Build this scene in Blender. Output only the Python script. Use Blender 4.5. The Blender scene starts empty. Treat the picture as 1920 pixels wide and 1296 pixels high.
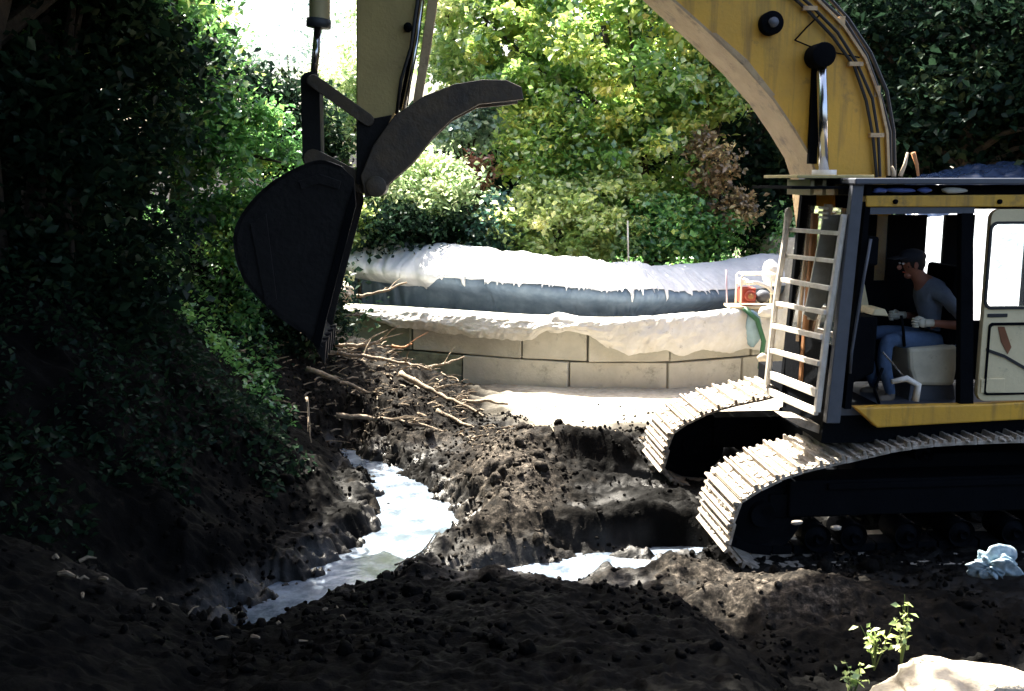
import bpy, bmesh, math, random
import numpy as np
from mathutils import Vector, Matrix
R = math.radians
random.seed(7)
rng = np.random.default_rng(11)
scene = bpy.context.scene
col = scene.collection

# ------------------------------------------------------------------ camera, sky, sun, exposure
CAM = Vector((0, 0, 3.0)); PITCH = R(9.52); FPX = 1867.0
cd = bpy.data.cameras.new('camera'); cam = bpy.data.objects.new('camera', cd); col.objects.link(cam)
cam.location = CAM; cam.rotation_euler = (R(90) - PITCH, 0, 0)
cd.sensor_width = 36; cd.lens = 35; cd.clip_end = 2000; cd.clip_start = 0.05
scene.camera = cam
SUN_EL, SUN_AZ = R(59), (-0.52, 0.85)           # horizontal direction towards the sun
world = bpy.data.worlds.new('World'); scene.world = world; world.use_nodes = True
wn = world.node_tree; bg = wn.nodes['Background']
sky = wn.nodes.new('ShaderNodeTexSky'); sky.sky_type = 'NISHITA'; sky.sun_disc = False
sky.sun_elevation = SUN_EL; sky.sun_rotation = math.atan2(SUN_AZ[0], SUN_AZ[1])
sky.air_density = 1.0; sky.dust_density = 6.0; sky.ozone_density = 1.0
wn.links.new(sky.outputs[0], bg.inputs[0]); bg.inputs[1].default_value = 0.08
sd = bpy.data.lights.new('sun', 'SUN'); sun = bpy.data.objects.new('sun', sd); col.objects.link(sun)
sd.energy = 5.0; sd.angle = R(0.5); sd.color = (1.0, 0.93, 0.80)
hv = Vector((SUN_AZ[0], SUN_AZ[1], 0)).normalized()
to_sun = (hv * math.cos(SUN_EL) + Vector((0, 0, math.sin(SUN_EL)))).normalized()
sun.rotation_euler = to_sun.to_track_quat('Z', 'Y').to_euler()
vs = scene.view_settings
vs.view_transform = 'Standard'; vs.look = 'None'; vs.gamma = 1; vs.use_curve_mapping = False
vs.exposure = 2.7
try:
    scene.cycles.max_bounces = 8; scene.cycles.transparent_max_bounces = 8
    scene.cycles.caustics_reflective = False; scene.cycles.caustics_refractive = False
except Exception: pass

# ------------------------------------------------------------------ placing helpers
def ray(px, py):
    u = (px - 960) / FPX; v = (648 - py) / FPX
    f = Vector((0, math.cos(PITCH), -math.sin(PITCH))); up = Vector((0, math.sin(PITCH), math.cos(PITCH)))
    return f + Vector((1, 0, 0)) * u + up * v
def PY(px, py, Y):
    d = ray(px, py); return CAM + d * (Y / d.y)
MA = R(5)                                       # heading of the machine
MROOT = Vector((3.58, 8.88, 0)); RZ = math.pi + MA
MF = Vector((-math.cos(MA), -math.sin(MA), 0)); ML = Vector((math.sin(MA), -math.cos(MA), 0))
def LL(px, py, lat):
    """a sight line met with the plane at lateral offset lat of the machine -> local (x, z)"""
    d = ray(px, py); t = (MROOT.dot(ML) + lat - CAM.dot(ML)) / d.dot(ML)
    p = CAM + d * t; q = p - MROOT
    return (q.dot(MF), p.z)
def LV(px, py, lat):
    x, z = LL(px, py, lat); return Vector((x, lat, z))

# ------------------------------------------------------------------ noise
def _h(ix, iy, s):
    n = (ix * 374761393 + iy * 668265263 + s * 1442695041) & 0xffffffff
    n = ((n ^ (n >> 13)) * 1274126177) & 0xffffffff
    return ((n ^ (n >> 16)) & 0xffff) / 65535.0
def vnoise(x, y, s=0):
    x = np.asarray(x, float); y = np.asarray(y, float)
    ix = np.floor(x).astype(np.int64); iy = np.floor(y).astype(np.int64)
    fx = x - ix; fy = y - iy; fx = fx * fx * (3 - 2 * fx); fy = fy * fy * (3 - 2 * fy)
    a = _h(ix, iy, s); b = _h(ix + 1, iy, s); c = _h(ix, iy + 1, s); d = _h(ix + 1, iy + 1, s)
    return (a + (b - a) * fx + (c - a) * fy + (a - b - c + d) * fx * fy) * 2 - 1
def fbm(x, y, o=5, s=0, g=0.5):
    v = 0; a = 1; t = 0
    for k in range(o):
        v = v + a * vnoise(x * 2 ** k + k * 17.3, y * 2 ** k - k * 9.1, s + k); t += a; a *= g
    return v / t
def ridged(x, y, o=4, s=0):
    v = 0; a = 1; t = 0
    for k in range(o):
        v = v + a * (1 - 2 * np.abs(vnoise(x * 2 ** k + k * 5.7, y * 2 ** k + k * 3.3, s + k))); t += a; a *= 0.55
    return v / t
def sstep(a, b, x):
    t = np.clip((np.asarray(x, float) - a) / (b - a), 0, 1); return t * t * (3 - 2 * t)

# ------------------------------------------------------------------ materials
MATS = {}
def mat(name, base, rough=0.7, metal=0.0, var=None, scale=6.0, bump=0.0, bscale=40.0, spec=0.5, dirt=None, dscale=3.0, damount=0.5, stretch=None, **kw):
    if name in MATS: return MATS[name]
    m = bpy.data.materials.new(name); m.use_nodes = True; nt = m.node_tree; N = nt.nodes; L = nt.links
    b = N['Principled BSDF']; b.inputs['Roughness'].default_value = rough; b.inputs['Metallic'].default_value = metal
    b.inputs['Specular IOR Level'].default_value = spec
    tc = N.new('ShaderNodeTexCoord'); src = tc.outputs['Object']
    if stretch:
        mp = N.new('ShaderNodeMapping'); mp.inputs['Scale'].default_value = stretch; L.new(src, mp.inputs[0]); src = mp.outputs[0]
    out = None
    n1 = N.new('ShaderNodeTexNoise'); n1.inputs['Scale'].default_value = scale; n1.inputs['Detail'].default_value = 8; n1.inputs['Roughness'].default_value = 0.65
    L.new(src, n1.inputs['Vector'])
    r1 = N.new('ShaderNodeValToRGB'); L.new(n1.outputs['Fac'], r1.inputs[0])
    v = var or tuple(c * 0.75 for c in base)
    r1.color_ramp.elements[0].position = 0.35; r1.color_ramp.elements[0].color = (*v, 1)
    r1.color_ramp.elements[1].position = 0.65; r1.color_ramp.elements[1].color = (*base, 1)
    out = r1.outputs[0]
    if dirt:
        n2 = N.new('ShaderNodeTexNoise'); n2.inputs['Scale'].default_value = dscale; n2.inputs['Detail'].default_value = 10; n2.inputs['Roughness'].default_value = 0.75
        L.new(src, n2.inputs['Vector'])
        r2 = N.new('ShaderNodeValToRGB'); L.new(n2.outputs['Fac'], r2.inputs[0])
        r2.color_ramp.elements[0].position = 0.72 - 0.32 * damount; r2.color_ramp.elements[0].color = (0, 0, 0, 1)
        r2.color_ramp.elements[1].position = 0.86 - 0.26 * damount; r2.color_ramp.elements[1].color = (1, 1, 1, 1)
        mx = N.new('ShaderNodeMixRGB'); L.new(r2.outputs[0], mx.inputs[0]); L.new(out, mx.inputs[1]); mx.inputs[2].default_value = (*dirt, 1)
        out = mx.outputs[0]
    L.new(out, b.inputs['Base Color'])
    if bump:
        n3 = N.new('ShaderNodeTexNoise'); n3.inputs['Scale'].default_value = bscale; n3.inputs['Detail'].default_value = 6
        L.new(src, n3.inputs['Vector'])
        bp = N.new('ShaderNodeBump'); bp.inputs['Strength'].default_value = bump; bp.inputs['Distance'].default_value = 0.02
        L.new(n3.outputs['Fac'], bp.inputs['Height']); L.new(bp.outputs[0], b.inputs['Normal'])
    MATS[name] = m; return m
yellow = mat('yellow_paint', (0.76, 0.42, 0.04), 0.5, var=(0.64, 0.35, 0.045), scale=2.5, dirt=(0.22, 0.13, 0.05), dscale=3.0, damount=0.5, bump=0.12, bscale=30)
_nt = yellow.node_tree; _p = _nt.nodes['Principled BSDF']; _l = _p.inputs['Base Color'].links[0].from_socket
_tc = _nt.nodes.new('ShaderNodeTexCoord'); _mp = _nt.nodes.new('ShaderNodeMapping'); _mp.inputs['Scale'].default_value = (9, 9, 0.7); _ns = _nt.nodes.new('ShaderNodeTexNoise'); _ns.inputs['Scale'].default_value = 1.6; _ns.inputs['Detail'].default_value = 6
_rp = _nt.nodes.new('ShaderNodeValToRGB'); _rp.color_ramp.elements[0].position = 0.52; _rp.color_ramp.elements[0].color = (0, 0, 0, 1); _rp.color_ramp.elements[1].position = 0.8; _rp.color_ramp.elements[1].color = (0.8, 0.8, 0.8, 1)
_mx = _nt.nodes.new('ShaderNodeMixRGB'); _mx.inputs[2].default_value = (0.14, 0.09, 0.045, 1)
_nt.links.new(_tc.outputs['Object'], _mp.inputs[0]); _nt.links.new(_mp.outputs[0], _ns.inputs['Vector']); _nt.links.new(_ns.outputs['Fac'], _rp.inputs[0]); _nt.links.new(_rp.outputs[0], _mx.inputs[0]); _nt.links.new(_l, _mx.inputs[1]); _nt.links.new(_mx.outputs[0], _p.inputs['Base Color'])
yellow_worn = mat('worn_yellow_paint', (0.58, 0.43, 0.24), 0.6, var=(0.46, 0.31, 0.17), scale=5, dirt=(0.16, 0.10, 0.07), dscale=4, damount=0.6, bump=0.25, bscale=35)
stick_paint = mat('dull_yellow_paint', (0.56, 0.42, 0.17), 0.6, var=(0.46, 0.34, 0.14), scale=3, dirt=(0.05, 0.04, 0.03), dscale=2.5, damount=0.45, bump=0.2, bscale=35)
cream = mat('cream_paint', (0.80, 0.68, 0.42), 0.5, var=(0.68, 0.57, 0.34), scale=4, dirt=(0.14, 0.11, 0.075), dscale=5, damount=0.38, bump=0.1)
greymetal = mat('grey_metal', (0.10, 0.11, 0.135), 0.5, 0.2, dirt=(0.06, 0.05, 0.05), damount=0.5)
black = mat('black_metal', (0.005, 0.006, 0.008), 0.8, spec=0.03, bump=0.2, dirt=(0.02, 0.017, 0.013), damount=0.3)
rubber = mat('black_rubber', (0.015, 0.015, 0.017), 0.6)
chrome = mat('chrome', (0.7, 0.7, 0.72), 0.18, 1.0)
dark_brown = mat('rusty_muddy_steel', (0.10, 0.07, 0.04), 0.55, var=(0.05, 0.038, 0.03), scale=5, dirt=(0.14, 0.09, 0.05), damount=0.45, bump=0.4, bscale=25)
bucket_m = mat('dark_bucket_steel', (0.016, 0.015, 0.016), 0.75, spec=0.2, bump=0.4, bscale=20)
shoe_m = mat('dried_mud_steel', (0.44, 0.39, 0.33), 0.8, var=(0.22, 0.19, 0.15), scale=14, dirt=(0.05, 0.04, 0.035), dscale=9, damount=0.5, bump=0.6, bscale=40)
white_paint = mat('white_paint', (0.85, 0.8, 0.72), 0.5, var=(0.6, 0.55, 0.47), scale=8, dirt=(0.3, 0.2, 0.13), dscale=9, damount=0.35)
orange_wood = mat('orange_timber', (0.42, 0.2, 0.08), 0.7, var=(0.3, 0.13, 0.05), stretch=(12, 12, 1), bump=0.3)
pale_wood = mat('pale_timber', (0.6, 0.5, 0.38), 0.7, var=(0.42, 0.33, 0.22), stretch=(12, 12, 1), bump=0.3)
stickwood = mat('bleached_bark', (0.34, 0.27, 0.19), 0.8, var=(0.12, 0.09, 0.06), scale=12, bump=0.6, bscale=50)
bark = mat('bark', (0.06, 0.045, 0.032), 0.9, var=(0.03, 0.024, 0.018), scale=10, bump=0.8, bscale=30)
skin_m = mat('skin', (0.30, 0.12, 0.075), 0.55, var=(0.24, 0.09, 0.06), scale=10)
shirt_m = mat('grey_blue_shirt_cloth', (0.17, 0.21, 0.29), 0.9, var=(0.12, 0.15, 0.21), scale=9, bump=0.5, bscale=18)
jeans_m = mat('denim', (0.08, 0.13, 0.24), 0.9, var=(0.05, 0.09, 0.17), scale=9, bump=0.5, bscale=22)
boot_m = mat('boot_leather', (0.22, 0.18, 0.14), 0.8, dirt=(0.4, 0.35, 0.3), damount=0.5)
cap_m = mat('dark_cap_cloth', (0.015, 0.018, 0.03), 0.9)
hair_m = mat('dark_hair', (0.012, 0.01, 0.009), 0.8)
glove_m = mat('pale_glove_leather', (0.75, 0.72, 0.6), 0.8)
red_m = mat('red_paint', (0.38, 0.06, 0.035), 0.5, dirt=(0.1, 0.05, 0.03), damount=0.5)
seat_m = mat('pale_seat_vinyl', (0.6, 0.55, 0.42), 0.7, dirt=(0.12, 0.09, 0.06), damount=0.4)
bluebag = mat('pale_blue_plastic', (0.4, 0.5, 0.56), 0.4, var=(0.12, 0.2, 0.26), scale=22)
greenhose = mat('green_hose_rubber', (0.03, 0.13, 0.06), 0.5)
paleblue = mat('pale_blue_cloth', (0.28, 0.42, 0.5), 0.7)
rock_m = mat('pale_rock', (0.52, 0.46, 0.37), 0.85, var=(0.3, 0.26, 0.2), scale=5, dirt=(0.08, 0.08, 0.04), dscale=6, damount=0.45, bump=0.8, bscale=25)
plank_m = mat('pale_plank', (0.6, 0.5, 0.33), 0.7, stretch=(1, 12, 12))

def cloth_mat(name, base, var, scale, rough=0.65, dirt=(0.12, 0.1, 0.07), damount=0.2, transl=0.15, vstain=True):
    m = mat(name, base, rough, var=var, scale=scale, dirt=dirt, dscale=7, damount=damount, bump=0.55, bscale=22)
    nt = m.node_tree; b = nt.nodes['Principled BSDF']; o = nt.nodes['Material Output']
    tr = nt.nodes.new('ShaderNodeBsdfTranslucent'); mx = nt.nodes.new('ShaderNodeMixShader'); mx.inputs[0].default_value = transl
    tr.inputs[0].default_value = (*base, 1)
    nt.links.new(b.outputs[0], mx.inputs[1]); nt.links.new(tr.outputs[0], mx.inputs[2]); nt.links.new(mx.outputs[0], o.inputs[0])
    return m
liner_m = cloth_mat('white_geotextile', (0.70, 0.72, 0.76), (0.56, 0.58, 0.63), 3, damount=0.35)
liner2_m = cloth_mat('cream_white_geotextile', (0.76, 0.75, 0.72), (0.62, 0.6, 0.54), 4, damount=0.38)
berm_shade_m = mat('blue_grey_shade', (0.13, 0.18, 0.25), 0.85, var=(0.07, 0.11, 0.17), scale=4, dirt=(0.14, 0.16, 0.18), dscale=5, damount=0.35, bump=0.4, bscale=9)
bluetarp = mat('dark_blue_plastic_sheet', (0.035, 0.06, 0.12), 0.25, var=(0.02, 0.03, 0.06), scale=5, bump=0.5, bscale=10)

def glass_mat():
    m = bpy.data.materials.new('cab_glass'); m.use_nodes = True; N = m.node_tree.nodes; L = m.node_tree.links
    N.remove(N['Principled BSDF']); o = N['Material Output']
    t = N.new('ShaderNodeBsdfTransparent'); t.inputs[0].default_value = (0.9, 0.94, 0.95, 1)
    g = N.new('ShaderNodeBsdfGlossy'); g.inputs['Roughness'].default_value = 0.04
    d = N.new('ShaderNodeBsdfDiffuse'); d.inputs[0].default_value = (0.6, 0.58, 0.52, 1)
    f = N.new('ShaderNodeFresnel'); m1 = N.new('ShaderNodeMixShader'); m2 = N.new('ShaderNodeMixShader'); m2.inputs[0].default_value = 0.1
    L.new(f.outputs[0], m1.inputs[0]); L.new(t.outputs[0], m1.inputs[1]); L.new(g.outputs[0], m1.inputs[2])
    L.new(m1.outputs[0], m2.inputs[1]); L.new(d.outputs[0], m2.inputs[2]); L.new(m2.outputs[0], o.inputs[0])
    return m
glass = glass_mat()

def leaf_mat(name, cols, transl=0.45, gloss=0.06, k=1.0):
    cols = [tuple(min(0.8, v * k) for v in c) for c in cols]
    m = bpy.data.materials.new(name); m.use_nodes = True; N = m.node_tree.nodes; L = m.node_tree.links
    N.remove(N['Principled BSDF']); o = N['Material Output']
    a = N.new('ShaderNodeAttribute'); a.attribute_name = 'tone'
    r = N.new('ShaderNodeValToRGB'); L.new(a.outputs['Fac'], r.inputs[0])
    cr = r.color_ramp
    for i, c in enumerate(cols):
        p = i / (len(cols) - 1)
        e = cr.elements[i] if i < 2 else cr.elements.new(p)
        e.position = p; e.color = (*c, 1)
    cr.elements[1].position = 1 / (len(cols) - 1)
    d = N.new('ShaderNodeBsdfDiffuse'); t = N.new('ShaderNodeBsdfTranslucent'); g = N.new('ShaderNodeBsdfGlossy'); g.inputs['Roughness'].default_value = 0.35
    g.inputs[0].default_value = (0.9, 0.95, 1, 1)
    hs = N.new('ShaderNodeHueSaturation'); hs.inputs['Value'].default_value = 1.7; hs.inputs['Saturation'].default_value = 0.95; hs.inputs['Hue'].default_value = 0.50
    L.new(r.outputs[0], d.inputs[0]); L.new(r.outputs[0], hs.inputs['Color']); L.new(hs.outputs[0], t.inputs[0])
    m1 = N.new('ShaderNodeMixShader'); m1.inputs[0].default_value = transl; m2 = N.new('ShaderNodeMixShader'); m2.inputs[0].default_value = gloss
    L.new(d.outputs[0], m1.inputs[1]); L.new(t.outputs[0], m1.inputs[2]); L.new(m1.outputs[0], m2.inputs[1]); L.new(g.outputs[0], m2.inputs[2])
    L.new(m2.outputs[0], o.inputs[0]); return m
LF = {
 'yg': leaf_mat('yellow_green_leaf', [(0.05, 0.11, 0.02), (0.10, 0.17, 0.035), (0.19, 0.23, 0.05), (0.32, 0.29, 0.07)], k=2.1, gloss=0.1),
 'lime': leaf_mat('pale_lime_leaf', [(0.10, 0.17, 0.05), (0.22, 0.28, 0.09), (0.33, 0.36, 0.14), (0.42, 0.40, 0.2)], k=1.8, gloss=0.1),
 'pale': leaf_mat('pale_grey_green_leaf', [(0.10, 0.16, 0.07), (0.21, 0.27, 0.14), (0.32, 0.34, 0.21), (0.40, 0.39, 0.28)], k=1.8),
 'silver': leaf_mat('silver_leaf', [(0.08, 0.14, 0.10), (0.20, 0.27, 0.22), (0.36, 0.42, 0.38), (0.5, 0.55, 0.5)], 0.3, 0.12, k=1.4),
 'mid': leaf_mat('mid_green_leaf', [(0.02, 0.06, 0.02), (0.045, 0.12, 0.03), (0.08, 0.17, 0.04), (0.2, 0.24, 0.05)], 0.4, k=2.0),
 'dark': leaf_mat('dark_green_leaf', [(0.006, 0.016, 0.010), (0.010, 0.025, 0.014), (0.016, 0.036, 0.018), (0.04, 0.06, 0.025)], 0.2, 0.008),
 'rust': leaf_mat('rust_brown_leaf', [(0.05, 0.045, 0.02), (0.12, 0.08, 0.04), (0.2, 0.14, 0.07), (0.30, 0.25, 0.12)], 0.35, k=1.5),
 'red': leaf_mat('dull_red_leaf', [(0.12, 0.04, 0.04), (0.24, 0.09, 0.07), (0.3, 0.16, 0.1)], 0.3, k=1.6),
 'teal': leaf_mat('blue_green_leaf', [(0.02, 0.07, 0.05), (0.05, 0.14, 0.10), (0.1, 0.22, 0.16)], 0.3, 0.1),
}

# ------------------------------------------------------------------ mesh helpers
def tag(o, label=None, cat=None, group=None, kind=None):
    if label: o['label'] = label
    if cat: o['category'] = cat
    if group: o['group'] = group
    if kind: o['kind'] = kind
    return o
def empty(name, loc=(0, 0, 0), rz=0, **kw):
    o = bpy.data.objects.new(name, None); o.empty_display_size = 0.3; col.objects.link(o)
    o.location = loc; o.rotation_euler = (0, 0, rz); return tag(o, **kw)
class MB:
    def __init__(s): s.v = []; s.f = []; s.mi = []; s.cur = 0; s.sm = []; s.smooth = False
    def add(s, vs, fs):
        b = len(s.v); s.v += [tuple(p) for p in vs]
        for f in fs: s.f.append(tuple(b + i for i in f)); s.mi.append(s.cur); s.sm.append(s.smooth)
        return s
    def box(s, c, d, M=None):
        c = Vector(c); h = Vector(d) / 2
        vs = [c + Vector((x * h.x, y * h.y, z * h.z)) for x in (-1, 1) for y in (-1, 1) for z in (-1, 1)]
        if M: vs = [M @ v for v in vs]
        return s.add(vs, [(0, 1, 3, 2), (4, 6, 7, 5), (0, 4, 5, 1), (2, 3, 7, 6), (0, 2, 6, 4), (1, 5, 7, 3)])
    def prism(s, poly, a, b):
        """poly of (x, z), swept along local y from a to b"""
        n = len(poly)
        vs = [(x, a, z) for x, z in poly] + [(x, b, z) for x, z in poly]
        fs = [tuple(range(n)), tuple(range(2 * n - 1, n - 1, -1))] + [(i, i + n, (i + 1) % n + n, (i + 1) % n) for i in range(n)]
        return s.add(vs, fs)
    def ring(s, outer, inner, a, b):
        n = len(outer)
        vs = [(x, a, z) for x, z in outer] + [(x, a, z) for x, z in inner] + [(x, b, z) for x, z in outer] + [(x, b, z) for x, z in inner]
        fs = []
        for i in range(n):
            j = (i + 1) % n
            fs += [(i, j, n + j, n + i), (2 * n + i, 3 * n + i, 3 * n + j, 2 * n + j), (i, 2 * n + i, 2 * n + j, j), (n + i, n + j, 3 * n + j, 3 * n + i)]
        return s.add(vs, fs)
    def tube(s, pts, r, n=8, cap=True):
        pts = [Vector(p) for p in pts]; rs = r if hasattr(r, '__len__') else [r] * len(pts)
        vs = []; fs = []; prev = None
        for i, p in enumerate(pts):
            t = (pts[min(i + 1, len(pts) - 1)] - pts[max(i - 1, 0)])
            t = t.normalized() if t.length > 1e-9 else Vector((0, 0, 1))
            if prev is None:
                u = t.orthogonal().normalized()
            else:
                u = (prev - t * prev.dot(t)); u = u.normalized() if u.length > 1e-6 else t.orthogonal().normalized()
            prev = u; w = t.cross(u)
            for k in range(n):
                a = 2 * math.pi * k / n; vs.append(p + (u * math.cos(a) + w * math.sin(a)) * rs[i])
        for i in range(len(pts) - 1):
            for k in range(n):
                k2 = (k + 1) % n; fs.append((i * n + k, i * n + k2, (i + 1) * n + k2, (i + 1) * n + k))
        if cap: fs += [tuple(range(n - 1, -1, -1)), tuple(range((len(pts) - 1) * n, len(pts) * n))]
        sm = s.smooth; s.smooth = n > 6; s.add(vs, fs); s.smooth = sm
        return s
    def cyl(s, a, b, r, n=20): return s.tube([a, b], r, n)
    def blob(s, c, r, seed=0, sub=2, amp=0.2, sc=(1, 1, 1)):
        bm = bmesh.new(); bmesh.ops.create_icosphere(bm, subdivisions=sub, radius=1)
        vs = []
        for v in bm.verts:
            p = v.co.copy(); k = 1 + amp * float(fbm(p.x * 1.7 + seed * 7.1 + p.z * 1.3, p.y * 1.7 - seed * 3.3 + p.z, 3, seed))
            vs.append((c[0] + p.x * k * r * sc[0], c[1] + p.y * k * r * sc[1], c[2] + p.z * k * r * sc[2]))
        fs = [tuple(v.index for v in f.verts) for f in bm.faces]; bm.free()
        sm = s.smooth; s.smooth = sub > 1; s.add(vs, fs); s.smooth = sm; return s
    def mesh(s, name, mats):
        me = bpy.data.meshes.new(name); me.from_pydata(s.v, [], s.f)
        for m in (mats if isinstance(mats, (list, tuple)) else [mats]): me.materials.append(m)
        me.polygons.foreach_set('material_index', s.mi); me.polygons.foreach_set('use_smooth', s.sm)
        bm = bmesh.new(); bm.from_mesh(me); bmesh.ops.recalc_face_normals(bm, faces=bm.faces); bm.to_mesh(me); bm.free()
        me.update(); return me
    def build(s, name, mats, parent=None, bevel=0, loc=None, **kw):
        o = bpy.data.objects.new(name, s.mesh(name, mats)); col.objects.link(o); o.parent = parent
        if loc is not None: o.location = loc
        if bevel:
            m = o.modifiers.new('bevel', 'BEVEL'); m.width = bevel; m.segments = 2; m.limit_method = 'ANGLE'; m.angle_limit = R(40)
        return tag(o, **kw)
def grid_obj(name, V, nu, nv, m, parent=None, smooth=True, attrs=None, solid=0, **kw):
    """V: (nu*nv, 3) array, index i*nv + j"""
    me = bpy.data.meshes.new(name); nf = (nu - 1) * (nv - 1)
    i, j = np.meshgrid(np.arange(nu - 1), np.arange(nv - 1), indexing='ij'); a = (i * nv + j).ravel()
    F = np.stack([a, a + nv, a + nv + 1, a + 1], 1).astype(np.int32)
    me.vertices.add(nu * nv); me.vertices.foreach_set('co', np.asarray(V, np.float32).ravel())
    me.loops.add(nf * 4); me.loops.foreach_set('vertex_index', F.ravel())
    me.polygons.add(nf); me.polygons.foreach_set('loop_start', np.arange(nf, dtype=np.int32) * 4)
    me.polygons.foreach_set('use_smooth', np.full(nf, smooth))
    me.update(calc_edges=True)
    for k, d in (attrs or {}).items():
        at = me.attributes.new(k, 'FLOAT', 'POINT'); at.data.foreach_set('value', np.asarray(d, np.float32).ravel())
    me.materials.append(m); o = bpy.data.objects.new(name, me); col.objects.link(o); o.parent = parent
    if solid:
        md = o.modifiers.new('solid', 'SOLIDIFY'); md.thickness = solid
    return tag(o, **kw)
def leaves_mesh(name, P, size, m, tone=None, up=0.35, seed=0, droop=0.0):
    """many small folded leaves at points P"""
    r = np.random.default_rng(seed); n = len(P)
    nrm = r.normal(size=(n, 3)); nrm[:, 2] = np.abs(nrm[:, 2]) * 1.0 + up; nrm /= np.linalg.norm(nrm, axis=1)[:, None]
    t = r.normal(size=(n, 3)); t[:, 2] -= droop; t -= nrm * (t * nrm).sum(1)[:, None]; t /= np.linalg.norm(t, axis=1)[:, None] + 1e-9
    w = np.cross(nrm, t); s = (size * r.uniform(0.45, 1.0, n) ** 1.6 * 1.7)[:, None]
    a = P; b = P + t * s * 0.5 + w * s * 0.33 + nrm * s * 0.1; c = P + t * s * 1.05 - nrm * s * 0.08; d = P + t * s * 0.5 - w * s * 0.33 + nrm * s * 0.1
    V = np.stack([a, b, c, d], 1).reshape(-1, 3).astype(np.float32)
    me = bpy.data.meshes.new(name); me.vertices.add(4 * n); me.vertices.foreach_set('co', V.ravel())
    idx = np.arange(n, dtype=np.int32)[:, None] * 4
    F = np.concatenate([idx + [0, 1, 2], idx + [0, 2, 3]], 1).reshape(-1).astype(np.int32)
    me.loops.add(6 * n); me.loops.foreach_set('vertex_index', F)
    me.polygons.add(2 * n); me.polygons.foreach_set('loop_start', np.arange(2 * n, dtype=np.int32) * 3)
    me.update(calc_edges=True)
    tn = np.clip(r.normal(0.42, 0.2, n) if tone is None else tone + r.normal(0, 0.16, n), 0, 1)
    at = me.attributes.new('tone', 'FLOAT', 'FACE'); at.data.foreach_set('value', np.repeat(tn, 2).astype(np.float32))
    me.materials.append(m); return me
def rrect(x0, z0, x1, z1, r, k=5):
    pts = []
    for cx, cz, a0 in ((x1 - r, z1 - r, 0), (x0 + r, z1 - r, 90), (x0 + r, z0 + r, 180), (x1 - r, z0 + r, 270)):
        for i in range(k + 1):
            a = R(a0 + 90 * i / k); pts.append((cx + r * math.cos(a), cz + r * math.sin(a)))
    return pts
def spline(P, n):
    P = [np.array(p, float) for p in P]; P = [2 * P[0] - P[1]] + P + [2 * P[-1] - P[-2]]; out = []
    for i in range(1, len(P) - 2):
        for k in range(n):
            t = k / n; a, b, c, d = P[i - 1:i + 3]
            out.append(0.5 * ((2 * b) + (c - a) * t + (2 * a - 5 * b + 4 * c - d) * t * t + (3 * b - a - 3 * c + d) * t ** 3))
    out.append(P[-2]); return np.array(out)

# ------------------------------------------------------------------ ground height
WALLP = [(-6.5, 17.2), (-4.6, 16.2), (-2.95, 15.3), (-1.49, 14.6), (0.13, 13.9), (1.38, 13.6), (2.49, 13.7), (3.57, 14.2), (4.6, 14.9), (6.2, 15.6), (8.0, 16.0)]
WS = spline(WALLP, 24)
def wall_y(x): return np.interp(x, WS[:, 0], WS[:, 1], left=16.8, right=15.5)
STREAM = np.array([(-2.0, 11.2), (-1.75, 10.8), (-1.25, 10.1), (-1.0, 9.4), (-0.8, 8.75), (-0.98, 8.1), (-1.25, 7.5), (-1.55, 7.05), (-1.8, 6.7), (-2.1, 6.35)])
SW = np.array([0.12, 0.16, 0.24, 0.26, 0.36, 0.36, 0.32, 0.32, 0.30, 0.2])
def seg_dist(x, y, P, W):
    best = np.full(np.shape(x), 1e9)
    for i in range(len(P) - 1):
        a, b = P[i], P[i + 1]; d = b - a; L = (d ** 2).sum()
        t = np.clip(((x - a[0]) * d[0] + (y - a[1]) * d[1]) / L, 0, 1)
        q = np.hypot(x - a[0] - t * d[0], y - a[1] - t * d[1]) - (W[i] + (W[i + 1] - W[i]) * t)
        best = np.minimum(best, q)
    return best
def bump2(x, y, cx, cy, rx, ry): return np.exp(-((x - cx) / rx) ** 2 - ((y - cy) / ry) ** 2)
WATER_Z = -0.12
BANKX = ([4, 5.5, 6.2, 7, 8, 9, 10, 11, 12, 13, 14, 16, 20], [-3.4, -3.0, -2.6, -2.25, -1.85, -1.5, -1.85, -2.25, -2.6, -3.0, -3.5, -5, -6.5])
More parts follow.
